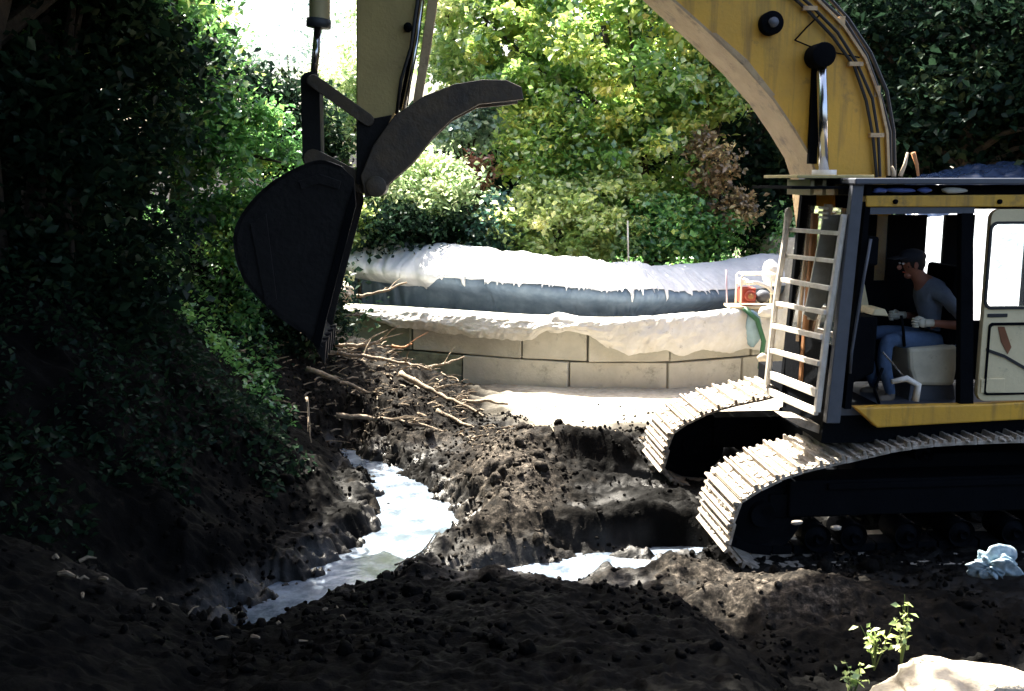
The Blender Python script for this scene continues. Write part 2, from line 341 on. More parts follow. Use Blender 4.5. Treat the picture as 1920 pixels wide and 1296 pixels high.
def ground(x, y, detail=True):
    x = np.asarray(x, float); y = np.asarray(y, float)
    z = 0.03 * fbm(x * 0.8, y * 0.8, 3, 5)
    pad = sstep(11.3, 12.3, y + 0.25 * fbm(x * 1.3, y * 1.3, 3, 2)) * sstep(-0.5, 0.7, x + (y - 12) * 0.15 + 0.35 * fbm(x * 2, y * 2.6, 4, 93))
    wet = 1 - pad
    z += pad * 0.10
    # churned mud
    amp = wet * (1 - sstep(20, 40, np.hypot(x, y)))
    z += amp * (0.10 * fbm(x * 1.5, y * 1.9, 4, 31) + 0.03)
    z += amp * 0.07 * ridged(x * 2.1, y * 2.6, 2, 35)
    z += 0.34 * bump2(x, y, -0.02, 9.5, 0.42, 0.85) + 0.26 * bump2(x, y, -0.1, 8.2, 0.38, 0.5) + 0.2 * bump2(x, y, 0.6, 10.4, 0.9, 0.35)
    z += 0.22 * bump2(x, y, -1.5, 11.6, 0.8, 0.5)
    z += 0.26 * bump2(x, y, 0.9, 10.1, 0.75, 0.16); z -= 0.06 * bump2(x, y, 0.85, 9.0, 0.7, 0.6)                      # dark rut
    z += 0.16 * bump2(x, y, 1.0, 8.25, 0.6, 0.14)
    z -= 0.30 * bump2(x, y, 0.9, 7.72, 1.1, 0.27) + 0.26 * bump2(x, y, 1.35, 8.1, 0.6, 0.12); z += 0.10 * fbm(x * 2.6, y * 8.0, 4, 57) * bump2(x, y, 0.9, 7.8, 1.4, 0.8)
    z -= 0 + 0.36 * bump2(x, y, -0.05, 7.5, 0.6, 0.17)
    z -= 0.34 * bump2(x, y, 1.35, 9.72, 0.4, 0.15)
    z += 0.22 * bump2(x, y, 1.75, 6.5, 0.75, 0.3) + 0.12 * bump2(x, y, 1.6, 7.1, 0.7, 0.2)
    # debris slope in front of the wall's left end
    z += 0.36 * np.clip(-x - 0.4, 0, 3.2) * sstep(10.6, 13.2, y) * (1 - sstep(-0.6, 0.4, y - wall_y(x) + 0.2))
    # stream bed
    ds = seg_dist(x, y, STREAM, SW) + 0.30 * fbm(x * 3.2, y * 4.4, 5, 77, 0.62)
    z = np.minimum(z, WATER_Z + np.where(ds < 0, ds * 0.7, ds * 0.95) + 3.0 * sstep(1.2, 2.2, ds))
    # left bank
    bx = np.interp(y, *BANKX); e = bx - x + 0.3 * fbm(x * 1.1, y * 1.1, 4, 8)
    lb = np.clip(e, 0, None)
    z = z + np.where(lb < 2.6, lb * 0.85, 2.21 + (lb - 2.6) * 0.25)
    # foreground bank under the camera
    B = np.interp(x, [-4, -2.6, -1.4, -0.9, 0, 1.0, 1.5, 2.3, 4], [1.5, 1.12, 0.62, 0.46, 0.42, 0.40, 0.26, 0.28, 0.3])
    yc = np.interp(x, [-4, -2.6, -1.4, -0.9, 0, 1.0, 1.5, 2.3, 4], [5.2, 5.0, 4.9, 6.0, 6.1, 6.0, 5.2, 5.0, 5.0]) + 0.18 * fbm(x * 2.1, x * 0 + 3.3, 4, 4)
    nb = np.where(y < yc, B + 0.20 * (yc - y), B - (y - yc) * 0.85) + 0.05 * fbm(x * 2.2, y * 2.2, 4, 19)
    nb = np.where(np.hypot(x, y) > 12, nb - (np.hypot(x, y) - 12) * 0.3, nb)
    z = np.where((y < 8.5), np.maximum(z, nb), z)
    # behind the wall
    wy = wall_y(x); back = sstep(0.25, 0.55, y - wy)
    rise = np.clip((y - 17.5) * 0.10, 0, 3.0) + np.clip((x - 4.2) * 0.16, 0, 1.6) * sstep(13.8, 16.5, y) * 0.8
    z = z * (1 - back) + back * (0.82 + rise) * 1.0 + back * np.clip(bx - x, 0, 4) * 0.25
    z = np.maximum(z, (np.clip((y - 11.6) / 3.2, 0, 1) * 2.05 - 0.05) * sstep(4.2, 4.7, x) - 9 * (x < 4.2))
    # track beds are flattened
    q0 = (x - MROOT.x) * MF.x + (y - MROOT.y) * MF.y; q1 = (x - MROOT.x) * ML.x + (y - MROOT.y) * ML.y
    tb = (sstep(0.45, 0.6, np.abs(q1)) * (1 - sstep(1.6, 1.9, np.abs(q1)))) * (1 - sstep(2.0, 2.3, np.abs(q0)))
    z = z * (1 - tb) + tb * np.minimum(z, 0.02)
    if detail:
        near = 1 - sstep(12, 22, np.hypot(x, y))
        mud = near * (0.25 + 0.75 * wet) * (1 - 0.9 * sstep(0, -0.05, ds) * (z < WATER_Z + 0.02)) * (1 - 0.75 * pad) * (1 - 0.8 * back)
        z = z + mud * (0.035 * ridged(x * 4.3, y * 5.0, 4, 61) + 0.022 * ridged(x * 11, y * 13, 3, 63) + 0.012 * fbm(x * 30, y * 34, 2, 65))
    return z, pad
def gz(x, y): return float(ground(np.array([x]), np.array([y]))[0][0])

def axis(segs):
    out = []
    for a, b, s in segs: out += list(np.arange(a, b - 1e-9, s))
    out.append(segs[-1][1]); return np.array(out)
gx = axis([(-400, -60, 40), (-60, -16, 4), (-16, -5, 0.4), (-5, -3.2, 0.06), (-3.2, 3.6, 0.0175), (3.6, 7, 0.08), (7, 20, 0.6), (20, 60, 4), (60, 400, 40)])
gy = axis([(-60, -6, 6), (-6, 1.5, 0.5), (1.5, 3.5, 0.1), (3.5, 11.5, 0.0175), (11.5, 14.5, 0.03), (14.5, 18, 0.1), (18, 40, 0.7), (40, 80, 5), (80, 700, 60)])
GX, GY = np.meshgrid(gx, gy, indexing='ij')
GZ, PAD = ground(GX, GY)

def dry_lit_tone(x, y):  # pale dry mud laid where the sun strikes; sunlight put into its colour
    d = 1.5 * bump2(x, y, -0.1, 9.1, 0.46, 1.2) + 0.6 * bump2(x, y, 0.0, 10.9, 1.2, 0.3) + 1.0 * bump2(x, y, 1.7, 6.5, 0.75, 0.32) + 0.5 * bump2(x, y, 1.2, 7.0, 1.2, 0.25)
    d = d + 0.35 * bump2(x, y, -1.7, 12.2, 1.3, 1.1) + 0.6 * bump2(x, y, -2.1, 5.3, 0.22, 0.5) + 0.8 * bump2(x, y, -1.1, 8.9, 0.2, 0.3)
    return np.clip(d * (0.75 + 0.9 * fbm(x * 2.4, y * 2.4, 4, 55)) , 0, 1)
def ground_mat():
    m = bpy.data.materials.new('churned_mud'); m.use_nodes = True; N = m.node_tree.nodes; L = m.node_tree.links
    b = N['Principled BSDF']; tc = N.new('ShaderNodeTexCoord')
    def noise(s, d=8, ro=0.65):
        n = N.new('ShaderNodeTexNoise'); n.inputs['Scale'].default_value = s; n.inputs['Detail'].default_value = d; n.inputs['Roughness'].default_value = ro
        L.new(tc.outputs['Object'], n.inputs['Vector']); return n.outputs['Fac']
    def ramp(f, stops):
        r = N.new('ShaderNodeValToRGB'); L.new(f, r.inputs[0])
        for i, (p, c) in enumerate(stops):
            e = r.color_ramp.elements[i] if i < 2 else r.color_ramp.elements.new(p)
            e.position = p; e.color = (*c, 1)
        return r.outputs[0]
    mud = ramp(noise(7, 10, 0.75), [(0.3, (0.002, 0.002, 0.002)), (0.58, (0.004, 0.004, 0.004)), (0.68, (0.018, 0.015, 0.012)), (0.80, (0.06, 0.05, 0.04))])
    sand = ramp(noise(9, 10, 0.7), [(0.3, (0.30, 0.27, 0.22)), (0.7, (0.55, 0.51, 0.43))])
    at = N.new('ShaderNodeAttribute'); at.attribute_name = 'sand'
    dry_lit_col = ramp(noise(16, 10, 0.8), [(0.42, (0.010, 0.009, 0.008)), (0.54, (0.07, 0.06, 0.05)), (0.68, (0.34, 0.29, 0.24))])
    ad = N.new('ShaderNodeAttribute'); ad.attribute_name = 'dry_lit'
    mdx = N.new('ShaderNodeMixRGB'); L.new(ad.outputs['Fac'], mdx.inputs[0]); L.new(mud, mdx.inputs[1]); L.new(dry_lit_col, mdx.inputs[2]); mud = mdx.outputs[0]
    mx = N.new('ShaderNodeMixRGB'); L.new(at.outputs['Fac'], mx.inputs[0]); L.new(mud, mx.inputs[1]); L.new(sand, mx.inputs[2])
    L.new(mx.outputs[0], b.inputs['Base Color'])
    rr = N.new('ShaderNodeMapRange'); L.new(noise(4), rr.inputs[0]); rr.inputs[1].default_value = 0.35; rr.inputs[2].default_value = 0.65
    rr.inputs[3].default_value = 0.42; rr.inputs[4].default_value = 0.9
    mr = N.new('ShaderNodeMixRGB'); L.new(at.outputs['Fac'], mr.inputs[0]); L.new(rr.outputs[0], mr.inputs[1]); mr.inputs[2].default_value = (0.9, 0.9, 0.9, 1)
    aw = N.new('ShaderNodeAttribute'); aw.attribute_name = 'wet'
    mw = N.new('ShaderNodeMixRGB'); L.new(aw.outputs['Fac'], mw.inputs[0]); L.new(mr.outputs[0], mw.inputs[1]); mw.inputs[2].default_value = (0.22, 0.22, 0.22, 1)
    L.new(mw.outputs[0], b.inputs['Roughness'])
    ms = N.new('ShaderNodeMapRange'); L.new(aw.outputs['Fac'], ms.inputs[0]); ms.inputs[3].default_value = 0.03; ms.inputs[4].default_value = 0.6; L.new(ms.outputs[0], b.inputs['Specular IOR Level'])
    bp = N.new('ShaderNodeBump'); bp.inputs['Strength'].default_value = 0.7; bp.inputs['Distance'].default_value = 0.015
    L.new(noise(45, 8, 0.7), bp.inputs['Height']); L.new(bp.outputs[0], b.inputs['Normal'])
    return m
MUD = ground_mat()
grid_obj('ground', np.stack([GX, GY, GZ], -1).reshape(-1, 3), len(gx), len(gy), MUD, attrs={'sand': PAD, 'dry_lit': dry_lit_tone(GX, GY), 'wet': (1 - sstep(-0.04, 0.14, GZ)) * (1 - PAD) * (GY > 6.3) * (GY < 12) * np.clip(0.45 + 1.2 * fbm(GX * 3, GY * 5, 3, 91), 0, 1)}, kind='structure')

# water: one flat sheet of muddy water that shows wherever the mud dips below it
wm = bpy.data.materials.new('muddy_water'); wm.use_nodes = True
_b = wm.node_tree.nodes['Principled BSDF']; _b.inputs['Roughness'].default_value = 0.13
_n = wm.node_tree.nodes.new('ShaderNodeTexNoise'); _n.inputs['Scale'].default_value = 5; _n.inputs['Detail'].default_value = 3
_t = wm.node_tree.nodes.new('ShaderNodeTexCoord'); _bp = wm.node_tree.nodes.new('ShaderNodeBump'); _bp.inputs['Strength'].default_value = 0.25; _bp.inputs['Distance'].default_value = 0.03
_m = wm.node_tree.nodes.new('ShaderNodeTexNoise'); _m.inputs['Scale'].default_value = 3.2; _m.inputs['Detail'].default_value = 9; _m.inputs['Roughness'].default_value = 0.7
_r = wm.node_tree.nodes.new('ShaderNodeValToRGB'); _r.color_ramp.elements[0].position = 0.4; _r.color_ramp.elements[0].color = (0.06, 0.08, 0.11, 1); _r.color_ramp.elements[1].position = 0.62; _r.color_ramp.elements[1].color = (0.24, 0.29, 0.36, 1)
wm.node_tree.links.new(_t.outputs['Object'], _m.inputs['Vector']); wm.node_tree.links.new(_m.outputs['Fac'], _r.inputs[0]); wm.node_tree.links.new(_r.outputs[0], _b.inputs['Base Color'])
wm.node_tree.links.new(_t.outputs['Object'], _n.inputs['Vector']); wm.node_tree.links.new(_n.outputs['Fac'], _bp.inputs['Height']); wm.node_tree.links.new(_bp.outputs[0], _b.inputs['Normal'])
wx = np.linspace(-3.2, 3.0, 40); wy_ = np.linspace(5.6, 12.4, 40); WX, WY = np.meshgrid(wx, wy_, indexing='ij')
grid_obj('water', np.stack([WX, WY, WX * 0 + WATER_Z], -1).reshape(-1, 3), 40, 40, wm, kind='structure')

# mud clods: more than anyone could count
def clods():
    n = 6000; r = np.random.default_rng(3)
    x = r.uniform(-2.8, 3.4, n * 3); y = r.uniform(4.2, 12.6, n * 3)
    dens = 0.18 + 0.9 * np.exp(-((x - 0.0) / 0.6) ** 2 - ((y - 9) / 1.5) ** 2) + 0.6 * (fbm(x * 1.4, y * 1.4, 3, 90) > 0.12) + 0.7 * (y > 10.6)
    z, _ = ground(x, y); k = (r.uniform(size=n * 3) < dens) & (z > WATER_Z - 0.02) & ((_ < 0.3) | (r.uniform(size=n * 3) < 0.04))
    x, y, z = x[k][:n], y[k][:n], z[k][:n]; n = len(x)
    ico = bmesh.new(); bmesh.ops.create_icosphere(ico, subdivisions=2, radius=1)
    bv = np.array([v.co[:] for v in ico.verts]); bf = np.array([[v.index for v in f.verts] for f in ico.faces]); ico.free()
    s = 0.008 + 0.022 * r.power(0.5, n) * 1.1 * r.uniform(0.3, 1, n) + 0.04 * (r.uniform(size=n) > 0.99)
    q = bv[None] * 1.4 + r.uniform(0, 50, (n, 1, 3)); V = bv[None] * (1 + 0.75 * fbm(q[..., 0] + q[..., 2], q[..., 1] - q[..., 2], 3, 6) + r.uniform(-0.08, 0.08, (n, len(bv))))[..., None] * s[:, None, None] * r.uniform(0.6, 1.4, (n, 1, 3))
    V = V + np.stack([x, y, z + s * 0.3], 1)[:, None]
    F = bf[None] + (np.arange(n) * len(bv))[:, None, None]
    me = bpy.data.meshes.new('mud_clods'); me.from_pydata(V.reshape(-1, 3).tolist(), [], F.reshape(-1, 3).tolist()); me.materials.append(MUD); me.polygons.foreach_set('use_smooth', np.full(len(me.polygons), True))
    at = me.attributes.new('dry_lit', 'FLOAT', 'POINT'); at.data.foreach_set('value', np.repeat(np.clip(dry_lit_tone(x, y) * 1.2, 0, 1), len(bv)).astype(np.float32))
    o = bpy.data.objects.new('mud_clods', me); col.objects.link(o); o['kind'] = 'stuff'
clods()

# ------------------------------------------------------------------ block wall
def path_at(S, cum, s):
    x = np.interp(s, cum, S[:, 0]); y = np.interp(s, cum, S[:, 1]); return np.array([x, y])
cumW = np.concatenate([[0], np.cumsum(np.hypot(*np.diff(WS, axis=0).T))])
def s_of_x(x): return float(np.interp(x, WS[:, 0], cumW))
concrete = mat('weathered_concrete', (0.52, 0.51, 0.45), 0.85, var=(0.40, 0.39, 0.34), scale=2, dirt=(0.16, 0.16, 0.14), dscale=3.0, damount=0.5, bump=0.5, bscale=25)
concrete_shade = mat('shaded_greenish_concrete', (0.27, 0.29, 0.21), 0.85, var=(0.17, 0.19, 0.14), scale=4, dirt=(0.06, 0.06, 0.04), dscale=3, damount=0.6, bump=0.5, bscale=25)  # darker green copy of the concrete; shade on the left blocks is in it
wall = empty('block_wall', (0, 13.9, 0), label='curved wall of big tan concrete blocks under the white liner', cat='wall')
def place_block(s0, s1, z0, z1, m, k):
    a, b = path_at(WS, cumW, s0), path_at(WS, cumW, s1); d = b - a; L = np.hypot(*d); d = d / L; nrm = np.array([-d[1], d[0]])
    if nrm[1] < 0: nrm = -nrm
    mb = MB(); g = 0.032; off = 0.018 * math.sin(k * 2.4)
    mb.box((0, 0, 0), (L - g, 0.6, z1 - z0 - 0.022))
    bm = bmesh.new(); me = mb.mesh('concrete_block', m); bm.from_mesh(me)
    bmesh.ops.subdivide_edges(bm, edges=bm.edges[:], cuts=3, use_grid_fill=True)
    for v in bm.verts:
        n_ = 0.012 * float(fbm(v.co.x * 5 + k * 3.1, v.co.z * 5 + v.co.y * 3 + k, 3, 40)); v.co.y += n_; v.co.z += n_ * 0.6; v.co.x += n_ * 0.5
    bm.to_mesh(me); bm.free()
    o = bpy.data.objects.new('concrete_block', me); col.objects.link(o); o.parent = wall
    c = (a + b) / 2 + nrm * (0.3 + off)
    o.location = (c[0], c[1] - 13.9, (z0 + z1) / 2); o.rotation_euler = (0, R(0.4) * math.sin(k * 1.7), math.atan2(d[1], d[0]))
    md = o.modifiers.new('bevel', 'BEVEL'); md.width = 0.012; md.segments = 2; md.limit_method = 'ANGLE'; md.angle_limit = R(50)
xt = [-4.5, -3.0, (770 - 960) / FPX * 14.62, 0.135, 1.05, 2.2, 3.45, 4.55]
xb = [-4.1, -2.6, -1.95 + 0.75, 0.0, 0.79, 2.18, 3.3, 4.5]
xb = [-4.0, -2.25, (865 - 960) / FPX * 14.3, (1068 - 960) / FPX * 13.75, (1258 - 960) / FPX * 13.62, 3.3, 4.5]
k = 0
for xs, z0, z1 in ((xb, -0.12, 0.475), (xt, 0.475, 1.05)):
    for i in range(len(xs) - 1):
        place_block(s_of_x(xs[i]), s_of_x(xs[i + 1]), z0, z1, concrete_shade if xs[i + 1] < -0.6 else concrete, k); k += 1

# ------------------------------------------------------------------ liner over the wall and the covered berm
def nrm_at(s):
    a, b = path_at(WS, cumW, s - 0.05), path_at(WS, cumW, s + 0.05); d = b - a; d /= np.hypot(*d); n = np.array([-d[1], d[0]])
    return n if n[1] > 0 else -n
def make_front_sheet():
    nu, nv = 420, 90; V = np.zeros((nu, nv, 3))
    s0, s1 = s_of_x(-2.45), s_of_x(4.3); ss = np.linspace(s0, s1, nu)
    XX = np.interp(ss, cumW, WS[:, 0])
    # how far down the face the edge hangs, from the photograph
    drop = np.interp(XX, [-2.5, -2.2, -1.9, -1.2, -0.45, 0.3, 0.5, 0.75, 1.05, 1.35, 1.6, 2.1, 3.3, 4.3],
                     [0.03, 0.06, 0.16, 0.23, 0.27, 0.29, 0.12, 0.10, 0.17, 0.36, 0.46, 0.38, 0.44, 0.5])
    drop = drop + 0.07 * fbm(XX * 3, XX * 0, 4, 12)
    for i, s in enumerate(ss):
        p = path_at(WS, cumW, s); n = nrm_at(s)
        crown = 0.035 + 0.05 * float(fbm(s * 1.1, 1.0, 3, 3)) + 0.07 * math.exp(-((XX[i] - 0.62) / 0.22) ** 2) + 0.10 * sstep(1.2, 3.2, XX[i])
        for j in range(nv):
            v = j / (nv - 1)
            if v < 0.42:                        # back part lying on the fill
                t = v / 0.42; off = 1.05 * (1 - t) + 0.05 * t; z = 0.94 + (1.05 + crown - 0.94) * t ** 0.8
            elif v < 0.56:                      # rounded lip
                t = (v - 0.42) / 0.14; a = t * math.pi / 2; off = 0.05 - 0.10 * math.sin(a); z = 1.05 + crown * math.cos(a) * 1.0 - 0.02 * t
            else:
                t = (v - 0.56) / 0.44; off = -0.05 - 0.035 * math.sin(t * math.pi); z = 1.03 - drop[i] * t
            V[i, j] = (p[0] + n[0] * off, p[1] + n[1] * off, z)
    S, J = np.meshgrid(ss, np.arange(nv) / (nv - 1), indexing='ij')
    w = 0.05 * fbm(S * 2.3 + J * 1.5, J * 3.0, 4, 21) + 0.022 * ridged(S * 5.5 + J * 2.2, J * 3.5, 3, 23) * (0.4 + J)
    V[:, :, 1] -= w * 0.8; V[:, :, 2] += w * 0.55 * (J < 0.6) + 0.012 * fbm(S * 14, J * 10, 2, 29)
    V[:, :, 1] -= 0.028
    grid_obj('liner_sheet', V.reshape(-1, 3), nu, nv, liner2_m, solid=0.006,
             label='creamy white fabric sheet draped along the top edge of the block wall', cat='liner')
make_front_sheet()
def make_berm():
    nu, nv = 640, 110; s0, s1 = s_of_x(-4.35), s_of_x(7.5) ; ss = np.linspace(s0, s1, nu); V = np.zeros((nu, nv, 3))
    for i, s in enumerate(ss):
        p = path_at(WS, cumW, s); n = nrm_at(s); x = p[0]
        top = float(np.interp(x, [-4.4, -3.6, -2.6, -1.3, 0.5, 2.0, 3.0, 3.8, 4.6, 7.5], [2.05, 1.97, 1.90, 1.80, 1.70, 1.66, 1.63, 1.58, 1.60, 1.9]))
        top += 0.02 * float(fbm(s * 1.6, 7, 3, 50))
        pinch = 0.10 * math.exp(-((x + 1.05) / 0.10) ** 2) + 0.12 * math.exp(-((x + 2.2) / 0.14) ** 2)
        zc = 1.30; rz = top - zc - pinch * 0.4; ry = 0.62 - pinch
        Q = spline([(2.75, 0.85), (2.65, 1.3), (2.3, top - 0.03), (2.0, top), (1.65, top - 0.14), (1.36 + pinch, top - 0.33), (1.33 + pinch, top - 0.46), (1.47 + pinch, top - 0.58), (1.62, top - 0.72), (1.62, 0.82)], 6)
        qc = np.concatenate([[0], np.cumsum(np.hypot(*np.diff(Q, axis=0).T))])
        for j in range(nv):
            t_ = qc[-1] * j / (nv - 1); off = float(np.interp(t_, qc, Q[:, 0])); z = float(np.interp(t_, qc, Q[:, 1]))
            V[i, j] = (p[0] + n[0] * off, p[1] + n[1] * off, z)
    S, J = np.meshgrid(ss, np.linspace(0, 1, nv), indexing='ij')
    Xc = V[:, :, 0]
    pleat = ridged(S * 5.2 + 0.7 * fbm(S * 2, J * 2, 2, 5), J * 0.5, 3, 71)
    hang = sstep(0.48, 0.62, J)
    w = 0.045 * fbm(S * 1.3, J * 2.2, 3, 72) + 0.030 * pleat * hang * (0.4 + np.clip(0.5 + vnoise(S * 1.4, J * 2, 47), 0, 1)) + 0.04 * fbm(S * 3.1 + J * 2.3, J * 3.7, 4, 74) + 0.012 * fbm(S * 9, J * 9, 3, 73)
    dfold = np.clip(1 - np.abs((S - s0) * 1.0 - 0.7 - J * 1.1) / 0.12, 0, 1) + np.clip(1 - np.abs((S - s0) - 1.25 - J * 0.8) / 0.09, 0, 1)
    w = w - 0.06 * dfold
    a = math.pi * np.clip(0.1 + 1.0 * J, 0, 1.05)
    V[:, :, 1] += w * np.cos(a) ; V[:, :, 2] += w * np.sin(a)
    grid_obj('berm_shade_face', V.reshape(-1, 3), nu, nv, berm_shade_m, label='blue grey shade painted on the lower face of the long bank behind the wall', cat='liner')  # blue grey colour stands for shade under the bulge of the cover
    # white upper fabric; its ragged lower edge shapes the line where shade begins
    nv2 = 100; W = np.zeros((nu, nv2, 3)); jj = np.linspace(0, nv - 1, nv); r = np.random.default_rng(8)
    edge = 0.75 + 0.10 * (1 - sstep(-1.35, -0.95, V[:, 60, 0])) + 0.02 * fbm(ss * 1.2, ss * 0, 3, 31) - 0.05 * sstep(-2.2, -3.4, V[:, 60, 0]) + 0.03 * sstep(2.8, 4.0, V[:, 60, 0])
    strips = np.clip(vnoise(ss * 12.0, ss * 0 + 0.5, 44) * 1.6 - 0.5, 0, 1) + 0.6 * np.clip(vnoise(ss * 30.0, ss * 0 + 0.5, 45) * 1.6 - 0.6, 0, 1)
    edge = edge + 0.13 * strips * (0.4 + 0.9 * np.clip(0.5 + vnoise(ss * 1.7, ss * 0, 46), 0, 1)) * sstep(-1.8, -0.6, V[:, 60, 0]) * (1 - sstep(3.0, 3.8, V[:, 60, 0]))
    for i in range(nu):
        t_ = np.linspace(0, edge[i], nv2) * (nv - 1)
        for c in range(3): W[i, :, c] = np.interp(t_, jj, V[i, :, c])
    Jn = np.linspace(0, 1, nv2)[None] * edge[:, None]
    up_ = np.clip(0.1 + 1.0 * Jn, 0, 1.05) * math.pi
    W[:, :, 1] += 0.02 * np.cos(up_) - 0.006; W[:, :, 2] += 0.02 * np.sin(up_)
    grid_obj('berm_cover', W.reshape(-1, 3), nu, nv2, liner_m, solid=0.005,
             label='white fabric over the top of the long bank, ragged lower edge shaped as the shade line', cat='liner')
make_berm()
def make_slope_sheet():
    nu, nv = 160, 90; xs = np.linspace(4.15, 11.5, nu); vv = np.linspace(0, 1, nv); X, Vv = np.meshgrid(xs, vv, indexing='ij')
    top = np.interp(xs, [4.0, 5.0, 6.0, 7.2, 11.5], [1.95, 2.15, 2.4, 2.62, 2.7])[:, None]
    Y = 11.5 + 3.2 * Vv + 0.2 * fbm(X * 0.6, Vv * 2, 3, 4); Z = 0.12 + (top - 0.12) * Vv
    Z = Z + 0.07 * fbm(X * 1.5, Vv * 3, 4, 9) + 0.035 * ridged(X * 3 + Vv * 2, Vv * 3, 3, 10)
    grid_obj('slope_liner', np.stack([X, Y, Z], -1).reshape(-1, 3), nu, nv, liner_m, solid=0.006,
             label='white liner spread up the sunny slope behind the excavator cab', cat='liner')
make_slope_sheet()
def make_blue_sheet():
    nu, nv = 130, 60; a = np.linspace(0, 1, nu); b = np.linspace(0, 1, nv); A, B = np.meshgrid(a, b, indexing='ij')
    X = 6.0 + 5.0 * A; Y = 14.6 + 1.6 * B; top = np.interp(a, [0, 0.15, 0.3, 1], [2.7, 3.0, 3.18, 3.4])[:, None]
    Z = 2.35 + (top - 2.35) * np.sin(B * math.pi * 0.62) + 0.10 * ridged(A * 9, B * 3, 4, 15) + 0.05 * fbm(A * 22, B * 9, 3, 16)
    Y = Y + 0.5
    grid_obj('plastic_sheet', np.stack([X, Y, Z], -1).reshape(-1, 3), nu, nv, bluetarp, solid=0.006,
             label='dark blue crumpled plastic sheet heaped on the bank above the cab roof line', cat='plastic sheet')
make_blue_sheet()

# ------------------------------------------------------------------ EXCAVATOR
ex = empty('excavator', MROOT, RZ, label='yellow crawler excavator working in the mud beside the block wall', cat='excavator')
CL = 1.35; CF = 0.38                                           # cab near and far side (lateral)
# --- tracks
def track_loop():
    q = [LL(1378, 985, 1.45), LL(1385, 958, 1.45), LL(1405, 935, 1.45), LL(1440, 915, 1.45), LL(1500, 890, 1.45), LL(1600, 866, 1.45)]
    up = [(x, z) for x, z in q]
    rest = [(0.5, 0.97), (-0.6, 0.99), (-1.5, 0.98), (-2.0, 0.9), (-2.25, 0.62), (-2.2, 0.3), (-1.95, 0.06), (-1.5, 0.0), (0, 0.0), (1.4, 0.0), (1.8, 0.03), (2.03, 0.18)]
    P = up + rest; P.append(P[0]); S = spline(P, 14); return S
TS = track_loop(); tc_ = np.concatenate([[0], np.cumsum(np.hypot(*np.diff(TS, axis=0).T))])
NSH = int(round(tc_[-1] / 0.175))
shoe = MB(); pitch = tc_[-1] / NSH
shoe.box((0, 0, 0.0), (pitch * 0.97, 0.80, 0.022))
for gx_ in (-0.38, 0.0, 0.38): shoe.prism([(gx_ * pitch - 0.016, 0.011), (gx_ * pitch + 0.016, 0.011), (gx_ * pitch + 0.009, 0.055 if gx_ < -0.1 else 0.035), (gx_ * pitch - 0.009, 0.055 if gx_ < -0.1 else 0.035)], -0.395, 0.395)
shoe_meshes = []
for k_ in range(5):
    q_ = MB(); q_.v = list(shoe.v); q_.f = list(shoe.f); q_.mi = list(shoe.mi); q_.sm = list(shoe.sm); rr_ = random.Random(k_ + 3)
    for _i in range(26): q_.blob((rr_.uniform(-0.08, 0.08), rr_.uniform(-0.39, 0.39), 0.014), rr_.uniform(0.014, 0.036), rr_.randrange(99), 1, 0.5, (1.0, 1.3, 0.62))
    shoe_meshes.append(q_.mesh('track_shoe', shoe_m))
shoe_me = shoe_meshes[0]
link = MB(); link.box((0, 0.0, -0.05), (pitch * 0.9, 0.20, 0.07)); link_me = link.mesh('track_link', black)
def wheel(name, parent, x, z, r, w, lat, teeth=0):
    mb = MB(); n = 28
    prof = [(0.0, -w / 2), (r * 0.3, -w / 2 - 0.04), (r * 0.34, -w / 2), (r * 0.8, -w / 2 + 0.03), (r, -w / 2), (r, w / 2), (r * 0.8, w / 2 - 0.03), (r * 0.34, w / 2), (r * 0.3, w / 2 + 0.04), (0.0, w / 2)]
    vs = []; fs = []
    for i in range(n):
        a = 2 * math.pi * i / n
        for rr, yy in prof:
            if teeth and rr >= r * 0.99: rr = r * (1.0 if i % 2 else 0.9)
            vs.append((rr * math.cos(a), yy, rr * math.sin(a)))
    m_ = len(prof)
    for i in range(n):
        for j in range(m_ - 1): fs.append((i * m_ + j, ((i + 1) % n) * m_ + j, ((i + 1) % n) * m_ + j + 1, i * m_ + j + 1))
    mb.add(vs, fs)
    o = mb.build(name, black, parent, loc=(x, lat, z)); return o
for lat in (1.05, -1.05):
    tr = MB().box((0, 0, 0.5), (3.0, 0.30, 0.30)).box((1.35, 0, 0.43), (0.6, 0.22, 0.2)).box((0, 0.16, 0.60), (2.4, 0.03, 0.06)).build('crawler_track', black, ex, bevel=0.02)
    tr.location = (0, lat, 0)
    wheel('idler_wheel', tr, 1.70, 0.37, 0.33, 0.2, 0); wheel('drive_sprocket', tr, -1.82, 0.48, 0.40, 0.16, 0, 1)
    for xr in (-1.3, -0.85, -0.4, 0.05, 0.5, 0.95, 1.25): wheel('track_roller', tr, xr, 0.17, 0.11, 0.3, 0)
    for xr in (-0.8, 0.4): wheel('carrier_roller', tr, xr, 0.84, 0.08, 0.26, 0)
    for i in range(NSH):
        s = (i + 0.5) * pitch; x = float(np.interp(s, tc_, TS[:, 0])); z = float(np.interp(s, tc_, TS[:, 1]))
        x2 = float(np.interp((s + 0.03) % tc_[-1], tc_, TS[:, 0])); z2 = float(np.interp((s + 0.03) % tc_[-1], tc_, TS[:, 1]))
        ang = math.atan2(z2 - z, x2 - x)
        for me, nm in ((shoe_me, 'track_shoe'), (link_me, 'track_link')):
            o = bpy.data.objects.new(nm, random.choice(shoe_meshes) if nm == 'track_shoe' else me); col.objects.link(o); o.parent = tr
            o.location = (x, 0.0, z + 0.01)
            # travel direction is +x at the bottom of the loop; turn the shoe's outer face outwards
            o.rotation_euler = (0, -ang + math.pi + random.uniform(-0.03, 0.03), 0)
